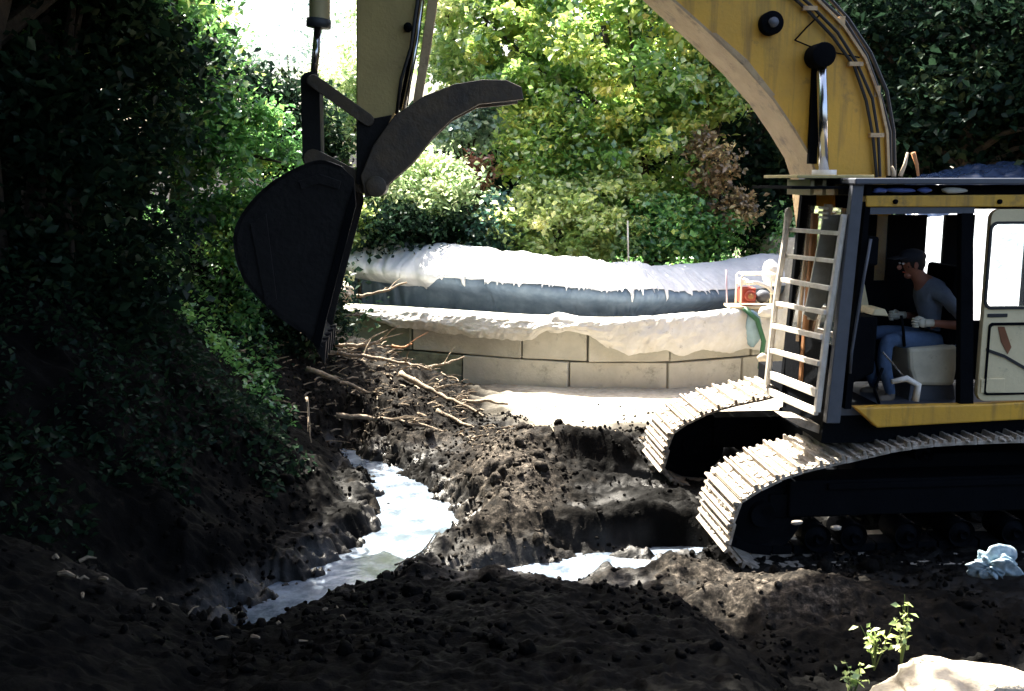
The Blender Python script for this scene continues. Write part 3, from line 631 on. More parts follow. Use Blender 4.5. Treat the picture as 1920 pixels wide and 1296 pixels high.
# check orientation of shoes: loop runs front -> top -> rear -> bottom, so direction on top is -x
MB().box((0, 0, 0.62), (1.7, 1.8, 0.28)).prism([(-0.9, 0.5), (0.9, 0.5), (0.7, 0.85), (-0.7, 0.85)], -0.6, 0.6).build('car_body', black, ex, bevel=0.03)
tt = MB(); tt.smooth = True; tt.cyl((0, 0, 0.8), (0, 0, 1.02), 0.62, 36).build('swing_bearing', black, ex)
# --- upper platform
zfl = LL(1620, 764, CL)[1]; 
MB().box((-0.75, 0, 1.1), (3.5, 2.2, 0.16)).box((-0.7, 0.55, 1.0), (3.2, 0.2, 0.14)).box((-0.7, -0.55, 1.0), (3.2, 0.2, 0.14)).build('platform', black, ex, bevel=0.01)
MB().prism([(-2.0, 1.18), (-3.0, 1.18), (-3.05, 1.5), (-3.0, 2.15), (-2.0, 2.15)], -1.4, 1.3).build('engine_housing', yellow, ex, bevel=0.04)
cw = MB(); cwp = [(-2.6 - 0.55 * math.cos(R(a)), 1.38 * math.sin(R(a))) for a in range(-90, 91, 10)]
cw.smooth = False; n_ = len(cwp); vs_ = [(x, y, z) for z in (1.1, 2.1) for x, y in [( -2.55, -1.38)] + cwp + [(-2.55, 1.38)]]; m_ = n_ + 2
cw.add([(x - 0.46, y, z) for x, y, z in vs_], [tuple(range(m_)), tuple(range(2 * m_ - 1, m_ - 1, -1))] + [(i, (i + 1) % m_, (i + 1) % m_ + m_, i + m_) for i in range(m_)])
cw.build('counterweight', yellow, ex, bevel=0.05)
# --- cab
def X(px, py=600, lat=CL): return LL(px, py, lat)[0]
def Z(py, px=1750, lat=CL): return LL(px, py, lat)[1]
rear = X(2060)
fx_top, fx_bot = LL(1612, 345, CL), LL(1556, 785, CL)
def post(name, pts, lat, m, w=0.05, bev=0.006): return MB().prism(pts, lat - w / 2, lat + w / 2).build(name, m, ex, bevel=bev)
def PL(pts, lat): return [LL(a, b, lat) for a, b in pts]
# sill beam and floor
sill = PL([(1600, 763), (1642, 801), (1760, 794), (2060, 778), (2060, 746), (1830, 757)], CL)
MB().prism(sill, CL - 0.06, CL + 0.03).build('sill_beam', yellow, ex, bevel=0.012)
MB().box(((fx_bot[0] + rear) / 2, (CL - 0.08 + CF) / 2, zfl - 0.05), (abs(fx_bot[0] - rear), CL - 0.08 - CF, 0.06)).build('cab_floor', greymetal, ex)
MB().prism([(fx_bot[0], zfl), (fx_bot[0] + 0.02, zfl - 0.3), (rear, zfl - 0.3), (rear, zfl - 0.09)], CF, CL - 0.09).build('cab_base', black, ex)
# front posts
ap = PL([(1597, 338), (1618, 338), (1572, 792), (1546, 792)], CL)
for lat in (CL, CF): post('front_post', ap, lat, greymetal if lat == CL else black, 0.07)
ipp = PL([(1622, 345), (1632, 345), (1592, 765), (1580, 765)], CL - 0.03)
MB().prism(ipp, CL - 0.06, CL + 0.01).build('door_frame', black, ex)
# roof
zr0, zr1 = Z(346), Z(334)
MB().box(((fx_top[0] + rear) / 2 + 0.02, (CL + CF) / 2, (zr0 + zr1) / 2), (abs(fx_top[0] - rear) + 0.1, CL - CF + 0.16, zr1 - zr0)).build('roof_plate', greymetal, ex, bevel=0.01)
MB().box(((fx_top[0] + rear) / 2, (CL + CF) / 2, (Z(348) + Z(367)) / 2), (abs(fx_top[0] - rear) - 0.1, CL - CF - 0.14, Z(348) - Z(367))).build('roof_core', black, ex)
rb = PL([(1622, 367), (1622, 388), (2060, 388), (2060, 364)], CL)
MB().prism(rb, CL - 0.05, CL + 0.02).build('roof_rail', yellow, ex, bevel=0.008)
for px in (1676, 1871):
    b_ = LV(px, 378, CL); MB().cyl(b_ + Vector((0, 0.018, 0)), b_ + Vector((0, 0.035, 0)), 0.018, 10).build('bolt', black, ex)
MB().prism(PL([(1630, 389), (1630, 402), (1828, 400), (1828, 387)], CL), CL - 0.05, CL + 0.0).build('door_header', greymetal, ex)
MB().box(((fx_top[0] + rear) / 2, CF, (Z(350) + Z(400)) / 2), (abs(fx_top[0] - rear), 0.05, Z(350) - Z(400))).build('far_header', black, ex)
# rags tucked between roof and rail
for i, (px, m_, w_) in enumerate(((1690, 'b', 60), (1735, 'b', 30), (1790, 'w', 50), (1650, 'b', 30))):
    p = LV(px, 357, CL - 0.02); rg = MB(); rg.blob((0, 0, 0), 0.035, i, 2, 0.5, (w_ / 18, 0.6, 0.6))
    rg.build('rag', mat('blue_rag_cloth', (0.10, 0.16, 0.5), 0.6) if m_ == 'b' else mat('white_rag_cloth', (0.75, 0.75, 0.7), 0.8), ex, loc=p)
# visor over the front, overhanging
v0 = LL(1462, 330, 0.9)
MB().box(((X(1462, 330, 0.8) + X(1600, 330, 0.8)) / 2, 0.80, Z(331)), (abs(X(1462, 330, 0.8) - X(1600, 330, 0.8)), 0.75, 0.025)).build('front_visor', mat('pale_yellow_steel', (0.6, 0.48, 0.2), 0.5, dirt=(0.3, 0.08, 0.04), damount=0.4), ex, bevel=0.004)
for i in range(5):
    xx = X(1500 + i * 22, 360, 0.75); MB().box((xx, 0.75, Z(352)), (0.03, 0.5, 0.12)).build('visor_bar', cream, ex)
MB().box((X(1545, 350), 0.85, Z(352)), (0.45, 0.9, 0.02)).build('visor_brace', black, ex)
# B post and door panel
MB().prism(PL([(1803, 398), (1826, 398), (1826, 758), (1800, 760)], CL), CL - 0.07, CL).build('middle_post', black, ex, bevel=0.006)
xa, za = LL(1829, 752, CL); zt = Z(392, 1900)
xw, zw = LL(1846, 575, CL); zwt = Z(420, 1900); xr_ = rear
dr = MB().ring(rrect(xr_, za, xa, zt, 0.07), rrect(xr_ + 0.12, zw, xw, zwt, 0.05), CL - 0.03, CL + 0.02)
dr.build('cab_door', cream, ex, bevel=0.006)
dp = bpy.data.objects['cab_door']
MB().ring(rrect(xr_ + 0.10, zw - 0.02, xw + 0.02, zwt + 0.02, 0.06), rrect(xr_ + 0.12, zw, xw, zwt, 0.05), CL + 0.018, CL + 0.03).build('window_seal', rubber, dp)
MB().ring(rrect(xr_ + 0.06, za + 0.05, xa - 0.045, Z(604, 1900), 0.03), rrect(xr_ + 0.075, za + 0.065, xa - 0.06, Z(609, 1900), 0.025), CL + 0.012, CL + 0.032).build('pressed_rib', black, dp)
MB().box(((X(1848) + X(1885)) / 2, CL + 0.022, Z(591, 1865)), (X(1848) - X(1885), 0.012, 0.028)).build('door_handle', rubber, dp, bevel=0.003)
MB().prism(PL([(1846, 652), (1880, 664), (1925, 690), (1925, 696), (1880, 670), (1846, 658)], CL), CL + 0.014, CL + 0.03).build('door_crease', rubber, dp)  # dark strip along the diagonal crease of the door panel
MB().prism(PL([(1868, 612), (1880, 612), (1893, 650), (1886, 663), (1874, 640)], CL), CL + 0.018, CL + 0.026).build('rust_patch', mat('rust', (0.25, 0.1, 0.045), 0.9), dp)
MB().box(((X(1845) + X(1890)) / 2, CL + 0.02, Z(722, 1865)), (X(1845) - X(1890), 0.02, 0.11)).build('hinge_cover', cream, dp, bevel=0.004)
MB().box(((xr_ + xw) / 2, CL - 0.005, (zw + zwt) / 2), (xw - xr_ - 0.12, 0.006, zwt - zw)).build('window_pane', glass, dp)
# far side of the cab: lower panel, posts and panes
zl = Z(525, 1750, CF); zl2 = Z(600, 1900, CF); xs_ = X(1800, 460, CF)
MB().box(((fx_bot[0] - 0.2 + xs_) / 2, CF, (zfl + zl) / 2), (abs(fx_bot[0] - 0.2 - xs_), 0.04, zl - zfl)).build('far_panel', black, ex)
MB().box(((xs_ + rear) / 2, CF, (zfl + zl2) / 2), (abs(xs_ - rear), 0.04, zl2 - zfl)).build('far_panel', black, ex)
for a, b in ((1664, 1733), (1768, 1822), (1590, 1640)):
    xa_, xb_ = X(a, 460, CF), X(b, 460, CF); MB().box(((xa_ + xb_) / 2, CF, (zl + Z(405, 1750, CF)) / 2), (abs(xa_ - xb_), 0.045, Z(405, 1750, CF) - zl + 0.02)).build('far_post', black, ex)
MB().box(((X(1640, 460, CF) + rear) / 2, CF, (zl + Z(405, 1750, CF)) / 2), (abs(X(1640, 460, CF) - rear), 0.005, Z(405, 1750, CF) - zl)).build('far_pane', glass, ex)
MB().box((rear, (CL + CF) / 2, (zfl + zl) / 2), (0.04, CL - CF, zl - zfl)).build('rear_panel', black, ex)
for lat in (CL - 0.03, CF): MB().box((rear, lat, (zfl + zr0) / 2), (0.06, 0.06, zr0 - zfl)).build('rear_post', black, ex)
# windscreen, dusty
ws = MB(); a1, a2 = LL(1606, 392, CL), LL(1566, 650, CL)
ws.add([(a1[0], CL - 0.04, a1[1]), (a1[0], CF + 0.04, a1[1]), (a2[0], CF + 0.04, a2[1]), (a2[0], CL - 0.04, a2[1])], [(0, 1, 2, 3)]); ws.build('windscreen', glass, ex)
MB().box(((a2[0] + fx_bot[0]) / 2, (CL + CF) / 2, (a2[1] + zfl) / 2), (0.05, CL - CF - 0.08, a2[1] - zfl)).build('front_kick_panel', black, ex)
# grab rail by the door
MB().tube([LV(1633, 448, CL + 0.05), LV(1620, 520, CL + 0.05), LV(1597, 660, CL + 0.05), LV(1594, 700, CL + 0.03)], 0.012, 8).build('grab_rail', greymetal, ex)
# mirror box
MB().box(LV(1628, 470, CL - 0.1), (0.10, 0.16, 0.22)).build('mirror', black, ex, bevel=0.02)
# controls
MB().prism(PL([(1590, 595), (1648, 595), (1640, 700), (1600, 720)], 1.1), 0.55, 1.1).build('control_console', black, ex, bevel=0.02)
MB().prism(PL([(1600, 490), (1612, 480), (1632, 585), (1598, 590)], 0.7), 0.5, 0.7).build('instrument_panel', cream, ex, bevel=0.01)
MB().prism(PL([(1630, 590), (1636, 578), (1655, 578), (1662, 592)], 1.0), 0.8, 1.05).build('console_top', cream, ex, bevel=0.01)
for la, pa in ((1.1, 1690), (0.62, 1688)):
    MB().tube([LV(pa + 6, 650, la), LV(pa + 4, 620, la), LV(pa, 592, la)], 0.012, 8).build('control_lever', black, ex)
for la in (1.15, 0.8):
    MB().tube([LV(1650, 762, la), LV(1640, 730, la), LV(1655, 690, la)], 0.012, 8).build('travel_pedal', black, ex)
# seat
seat = MB().prism(PL([(1700, 652), (1790, 645), (1795, 665), (1785, 722), (1712, 722), (1702, 690)], 1.08), 0.62, 1.12).build('seat', seat_m, ex, bevel=0.03)
MB().prism(PL([(1772, 650), (1795, 648), (1806, 500), (1790, 498)], 1.08), 0.64, 1.10).build('seat_back', black, seat, bevel=0.03)
MB().prism(PL([(1710, 722), (1790, 722), (1795, 760), (1705, 760)], 1.08), 0.66, 1.06).build('seat_base', greymetal, seat)
MB().tube([LV(1700, 712, 1.2), LV(1655, 660, 1.2)], 0.007, 6).build('lever_rod', chrome, ex)
MB().tube([LV(1672, 716, 1.25), LV(1700, 710, 1.25), LV(1722, 722, 1.25), LV(1716, 752, 1.25)], [0.02, 0.026, 0.026, 0.03], 8).build('bent_pipe', white_paint, ex)
# --- ladder shaped guard in front of the windscreen
gN = 1.33; gF = 0.50
guard = MB().tube([LV(1584, 402, gN), LV(1569, 500, gN), LV(1548, 640, gN), LV(1532, 772, gN)], 0.028, 6).build('screen_guard', white_paint, ex)
MB().tube([LV(1478, 392, gF), LV(1472, 450, gF), LV(1455, 560, gF), LV(1438, 722, gF)], 0.026, 6).build('guard_rail', white_paint, guard)
MB().blob((0, 0, 0), 0.05, 3, 2, 0.2, (0.7, 0.7, 1.6)).build('guard_foot', white_paint, guard, loc=LV(1478, 405, gF))
for (a, b, c, d, t) in ((1483, 431, 1577, 438, .022), (1475, 480, 1567, 490, .022), (1463, 524, 1557, 541, .026), (1455, 569, 1548, 586, .026), (1449, 611, 1542, 632, .028), (1445, 657, 1537, 682, .028), (1443, 702, 1533, 737, .045), (1440, 733, 1531, 772, .04)):
    p, q = LV(a, b, gF), LV(c, d, gN); ln = (q - p).length; mid = (p + q) / 2
    M_ = Matrix.Translation(mid) @ (q - p).to_track_quat('Y', 'Z').to_matrix().to_4x4()
    MB().box((0, 0, 0), (0.035, ln, t * 1.5), M_).build('rung', white_paint, guard, bevel=0.005)
for p0, p1, la, m_, rr in (((1515, 400), (1490, 720), 0.8, orange_wood, .03), ((1540, 383), (1508, 600), 1.0, pale_wood, .036), ((1502, 430), (1482, 640), 0.7, pale_wood, .016), ((1524, 600), (1512, 710), 0.95, pale_wood, .03)):
    p, q = LV(*p0, la), LV(*p1, la); MB().tube([p + Vector((-0.06, 0, 0)), q + Vector((-0.06, 0, 0))], rr, 6).build('guard_strut', m_, guard)
pp = PL([(1545, 405), (1578, 402), (1552, 560), (1525, 600), (1508, 590)], 1.05)
MB().prism(pp, 1.03, 1.05).build('dusty_shield', mat('dusty_clear_plastic', (0.5, 0.47, 0.4), 0.35, var=(0.3, 0.28, 0.22), scale=5, dirt=(0.1, 0.08, 0.06), damount=0.5), guard)
for i, y_ in enumerate((389, 398, 407)):
    MB().tube([LV(1536, y_, 0.95), LV(1552, y_ + 2, 1.1)], 0.010, 6).build('shield_clip', white_paint, guard)
# step brackets below the guard
MB().prism(PL([(1468, 782), (1500, 784), (1560, 806), (1600, 815), (1600, 822), (1560, 822), (1500, 800)], 1.2), 1.0, 1.2).build('step_plate', shoe_m, ex)
# --- boom
out_ = [(1664, 330), (1661, 250), (1646, 180), (1620, 110), (1580, 50), (1530, 0), (1440, -80), (1300, -180), (1150, -262), (900, -380), (770, -440), (700, -455)]
inn = [(665, -400), (720, -360), (900, -270), (1080, -150), (1190, -70), (1265, 0), (1330, 58), (1395, 120), (1450, 183), (1490, 242), (1520, 292), (1532, 330), (1545, 450), (1580, 590), (1640, 640), (1700, 600), (1680, 450)]
BL = 0.26
bp_ = PL(out_ + inn, BL); 
boom = MB().prism(bp_, -BL + 0.02, BL - 0.02).build('boom', yellow, ex, bevel=0.01)
inner_edge = PL(inn[:13], BL)
# flange plate along the inner edge, weathered
fl = MB(); n_ = len(inner_edge); tk = 0.02
pts_o = []; pts_i = []
for i, (x, z) in enumerate(inner_edge):
    a = inner_edge[max(i - 1, 0)]; b = inner_edge[min(i + 1, n_ - 1)]; dx, dz = b[0] - a[0], b[1] - a[1]; L_ = math.hypot(dx, dz)
    nx, nz = dz / L_, -dx / L_
    if nx * 1 + nz * -0.3 < 0: nx, nz = -nx, -nz
    pts_o.append((x + nx * tk, z + nz * tk)); pts_i.append((x - nx * 0.002, z - nz * 0.002))
fl.prism(pts_o + pts_i[::-1], -BL - 0.05, BL + 0.012); fl.build('boom_flange', yellow_worn, boom)
oe = PL(out_[:10], BL); n_ = len(oe); po = []; pi_ = []
for i, (x, z) in enumerate(oe):
    a = oe[max(i - 1, 0)]; b = oe[min(i + 1, n_ - 1)]; dx, dz = b[0] - a[0], b[1] - a[1]; L_ = math.hypot(dx, dz); nx, nz = -dz / L_, dx / L_
    if nz * 1 - nx * 0.5 < 0: nx, nz = -nx, -nz
    po.append((x + nx * 0.02, z + nz * 0.02)); pi_.append((x - nx * 0.002, z - nz * 0.002))
MB().prism(po + pi_[::-1], -BL - 0.01, BL + 0.015).build('boom_flange', yellow_worn, boom)
for j, (o1, la, m_) in enumerate(((0.055, 0.2, rubber), (0.07, 0.1, dark_brown), (0.06, 0.0, rubber), (0.055, -0.1, dark_brown), (0.12, 0.16, rubber))):
    pts = []
    for i, (x, z) in enumerate(oe):
        nx, nz = po[i][0] - pi_[i][0], po[i][1] - pi_[i][1]; L_ = math.hypot(nx, nz); pts.append(Vector((x + nx / L_ * (o1 + 0.01 * math.sin(i * 2 + j)), la, z + nz / L_ * (o1 + 0.01 * math.sin(i * 2 + j)))))
    MB().tube(pts, 0.017, 6).build('hydraulic_hose', m_, boom)
for i in (2, 4, 6): 
    x, z = oe[i]; MB().box((x, 0.05, z + 0.04), (0.05, 0.4, 0.09)).build('hose_clamp', yellow_worn, boom)
for off_, m_ in ((-0.07, rubber), (-0.115, rubber)):
    pts = []
    for i in range(8):
        nx, nz = po[i][0] - pi_[i][0], po[i][1] - pi_[i][1]; L_ = math.hypot(nx, nz); pts.append(Vector((oe[i][0] + nx / L_ * (off_ + 0.012 * math.sin(i * 2.3 + off_ * 40)), BL + 0.02, oe[i][1] + nz / L_ * off_)))
    MB().tube(pts, 0.013, 6).build('hydraulic_hose', m_, boom)
for i in (1, 3, 5):
    nx, nz = po[i][0] - pi_[i][0], po[i][1] - pi_[i][1]; L_ = math.hypot(nx, nz); MB().box((oe[i][0] - nx / L_ * 0.09, BL + 0.012, oe[i][1] - nz / L_ * 0.09), (0.12, 0.05, 0.035)).build('hose_clamp', yellow_worn, boom)
bc = LV(1443, 45, BL); MB().cyl(bc - Vector((0, 0.02, 0)), bc + Vector((0, 0.08, 0)), 0.095, 24).build('pin_boss', black, boom, bevel=0.01)
MB().cyl(bc + Vector((0, 0.08, 0)), bc + Vector((0, 0.11, 0)), 0.04, 16).build('grease_cap', greymetal, boom)
MB().tube([LV(1490, 76, BL + 0.01), LV(1512, 52, BL + 0.01), LV(1537, 28, BL + 0.01)], 0.007, 6).build('grease_line', black, boom)
MB().tube([LV(1492, 76, BL + 0.01), LV(1540, 96, BL + 0.01), LV(1562, 98, BL + 0.01), LV(1612, 108, BL + 0.01)], 0.007, 6).build('grease_line', black, boom)
MB().prism(PL([(1333, 62), (1342, 62), (1400, 112), (1452, 178), (1444, 184), (1394, 122)], BL), BL - 0.03, BL + 0.015).build('weld_bead', yellow_worn, boom)
# boom cylinder
cy = MB(); cy.smooth = True
top = LV(1540, 104, BL + 0.12); bot = LV(1545, 330, BL + 0.12); bot2 = LV(1552, 640, BL + 0.12)
MB().cyl(top - Vector((0, 0.13, 0)), top + Vector((0, 0.07, 0)), 0.10, 24).build('cylinder_eye', black, ex, bevel=0.01)
bcy = MB().cyl(top, bot, 0.042, 20).build('boom_cylinder', chrome, ex)
MB().cyl(bot, bot2, 0.085, 20).build('cylinder_barrel', yellow, bcy)
MB().cyl(bot - Vector((0, 0, 0.02)), bot + Vector((0, 0, 0.05)), 0.10, 20).build('cylinder_gland', white_paint, bcy)
MB().box(LV(1527, 210, BL + 0.03), (0.07, 0.05, 0.85)).build('cylinder_shadow', black, bcy)  # black strip in place of the shadow left of the cylinder
# --- stick
stick_p = [(668, -470), (880, -520), (800, -100), (783, 0), (765, 110), (745, 205), (715, 262), (690, 345), (676, 345), (668, 250), (668, 0)]
stick = MB().prism(PL(stick_p, 0.2), -0.2, 0.2).build('stick', stick_paint, ex, bevel=0.012)
MB().prism(PL([(806, -30), (826, -30), (808, 90), (790, 192), (774, 192), (790, 90)], 0.2), 0.06, 0.2).build('stick_flange', yellow_worn, stick, bevel=0.006)
MB().prism(PL([(780, -60), (800, -60), (764, 195), (744, 205)], 0.1), -0.15, 0.1).build('stick_rib', black, stick)
MB().tube([LV(792, 0, 0.17), LV(776, 110, 0.17), LV(756, 210, 0.17)], 0.018, 8).build('chrome_rod', chrome, stick)
MB().tube([LV(786, -20, 0.22), LV(770, 90, 0.24), LV(752, 150, 0.23), LV(744, 214, 0.2)], 0.014, 8).build('hydraulic_hose', rubber, stick)
p_ = LV(765, 52, 0.2); MB().cyl(p_, p_ + Vector((0, 0.05, 0)), 0.035, 14).build('hose_port', black, stick)
MB().prism(PL([(668, 228), (735, 215), (718, 262), (700, 300), (690, 350), (668, 345)], 0.23), -0.23, 0.23).build('stick_nose', bucket_m, stick, bevel=0.01)
# --- bucket cylinder and linkage
bk = MB().cyl(LV(600, -120, 0.0), LV(599, 44, 0.0), 0.085, 22).build('bucket_cylinder', cream, ex, bevel=0.01)
MB().cyl(LV(598, 36, 0.0), LV(597, 52, 0.0), 0.10, 22).build('cylinder_gland', greymetal, bk)
MB().cyl(LV(596, 50, 0.0), LV(588, 150, 0.0), 0.032, 16).build('cylinder_rod', chrome, bk)
MB().cyl(LV(586, 152, -0.24), LV(586, 152, 0.24), 0.05, 18).build('linkage_pin', dark_brown, ex)
def bar(name, a, b, lat, w, t, m):
    (x0, z0), (x1, z1) = LL(*a, lat), LL(*b, lat); dx, dz = x1 - x0, z1 - z0; L_ = math.hypot(dx, dz); nx, nz = -dz / L_ * w / 2, dx / L_ * w / 2; ex_, ez = dx / L_ * w / 2, dz / L_ * w / 2
    poly = []
    for k in range(7):
        an = math.pi * k / 6; poly.append((x0 - ex_ * math.sin(an) + nx * math.cos(an), z0 - ez * math.sin(an) + nz * math.cos(an)))
    for k in range(7):
        an = math.pi * k / 6; poly.append((x1 + ex_ * math.sin(an) - nx * math.cos(an), z1 + ez * math.sin(an) - nz * math.cos(an)))
    return MB().prism(poly, lat - t / 2, lat + t / 2).build(name, m, ex, bevel=0.006)
for lat in (0.23, -0.23):
    bar('idler_link', (588, 152), (690, 225), lat, 0.10, 0.05, dark_brown)
bar('bucket_link', (585, 155), (588, 300), 0.0, 0.15, 0.30, bucket_m)
for lat in (0.13, -0.13): bar('bucket_ear', (588, 298), (680, 345), lat, 0.16, 0.05, dark_brown)
# --- bucket
curve = [(640, 312), (600, 300), (555, 315), (505, 345), (460, 392), (438, 445), (455, 520), (512, 585), (575, 630), (600, 655)]
mouth = [(612, 600), (640, 490), (668, 385), (664, 335)]
bk2 = MB(); BW = 0.52
for lat in (BW, -BW + 0.03): bk2.prism([LL(a, b, 0.5) for a, b in curve + mouth], lat - 0.03, lat)
cs = spline([LL(a, b, 0.5) for a, b in curve], 4)
for i in range(len(cs) - 1):
    (x0, z0), (x1, z1) = cs[i], cs[i + 1]
    nx, nz = (z1 - z0), -(x1 - x0); L_ = math.hypot(nx, nz); nx, nz = nx / L_ * 0.03, nz / L_ * 0.03
    bk2.prism([(x0, z0), (x1, z1), (x1 + nx, z1 + nz), (x0 + nx, z0 + nz)], -BW, BW)
bucket = bk2.build('bucket', bucket_m, ex)
tx, tz = LL(600, 652, 0.5)
MB().prism(PL([(664, 350), (668, 385), (612, 600), (600, 652), (586, 640), (598, 596), (650, 392)], 0.5), BW, BW + 0.02).build('side_cutter', black, bucket, bevel=0.004)
for pl_ in ([(470, 420), (500, 400), (520, 560), (500, 575)], [(560, 340), (600, 326), (640, 340), (636, 356), (598, 344), (566, 356)]):
    MB().prism(PL(pl_, 0.5), BW, BW + 0.015).build('wear_plate', bucket_m, bucket, bevel=0.004)
for i in range(5):
    la = -BW + 0.06 + i * (2 * BW - 0.12) / 4
    MB().add([(tx + 0.05, la - 0.045, tz + 0.03), (tx + 0.05, la + 0.045, tz + 0.03), (tx - 0.05, la + 0.045, tz + 0.05), (tx - 0.05, la - 0.045, tz + 0.05), (tx - 0.03, la - 0.02, tz - 0.14), (tx - 0.03, la + 0.02, tz - 0.14)],
             [(0, 1, 2, 3), (0, 4, 5, 1), (3, 2, 5, 4), (0, 3, 4), (1, 5, 2)]).build('tooth', bucket_m, bucket)
# --- thumb (grapple claw)
th_u = [(676, 330), (700, 272), (740, 216), (795, 180), (850, 158), (905, 149), (950, 150), (978, 163)]
th_l = [(982, 186), (950, 190), (900, 195), (850, 222), (812, 258), (775, 305), (735, 340), (708, 366), (684, 370)]
for lat in (0.30, -0.18):
    MB().prism(PL(th_u + th_l, 0.3), lat - 0.06, lat).build('thumb_plate', dark_brown, ex, bevel=0.008, )
th = MB(); 
for a, b in (((845, 170), (840, 225)), ((740, 230), (760, 300)), ((940, 155), (945, 185))):
    th.tube([LV(*a, 0.27), ((LV(*a, 0.27) + LV(*b, 0.27)) / 2)], 0.03, 8); c_ = (LV(*a, 0.27) + LV(*b, 0.27)) / 2; th.cyl(c_ - Vector((0, 0.45, 0)), c_, 0.04, 10)
th.build('thumb_spacer', dark_brown, ex)
p_ = LV(705, 350, 0.30); MB().cyl(p_ - Vector((0, 0.6, 0)), p_ + Vector((0, 0.03, 0)), 0.085, 24).build('thumb_pin', dark_brown, ex, bevel=0.01)

# ------------------------------------------------------------------ things on the roof
for j, ((a, b), lab) in enumerate(((((1688, 330), (1702, 286)), 'pale stick leaning left on the cab roof, half of an A shape'), (((1712, 286), (1722, 330)), 'thin rusty stick leaning right on the cab roof'), (((1676, 331), (1672, 312)), 'short pale splinter standing on the front of the cab roof'))):
    o = MB().tube([LV(*a, 1.0), LV((a[0] + b[0]) / 2 + 2, (a[1] + b[1]) / 2, 1.0), LV(*b, 1.0)], [0.018, 0.014, 0.01], 7).build('stick_of_wood', [pale_wood, orange_wood, pale_wood][j], None)
    o.matrix_world = ex.matrix_world; o.location = MROOT; o.rotation_euler = (0, 0, RZ); tag(o, lab, 'stick', 'sticks lying on the cab roof')

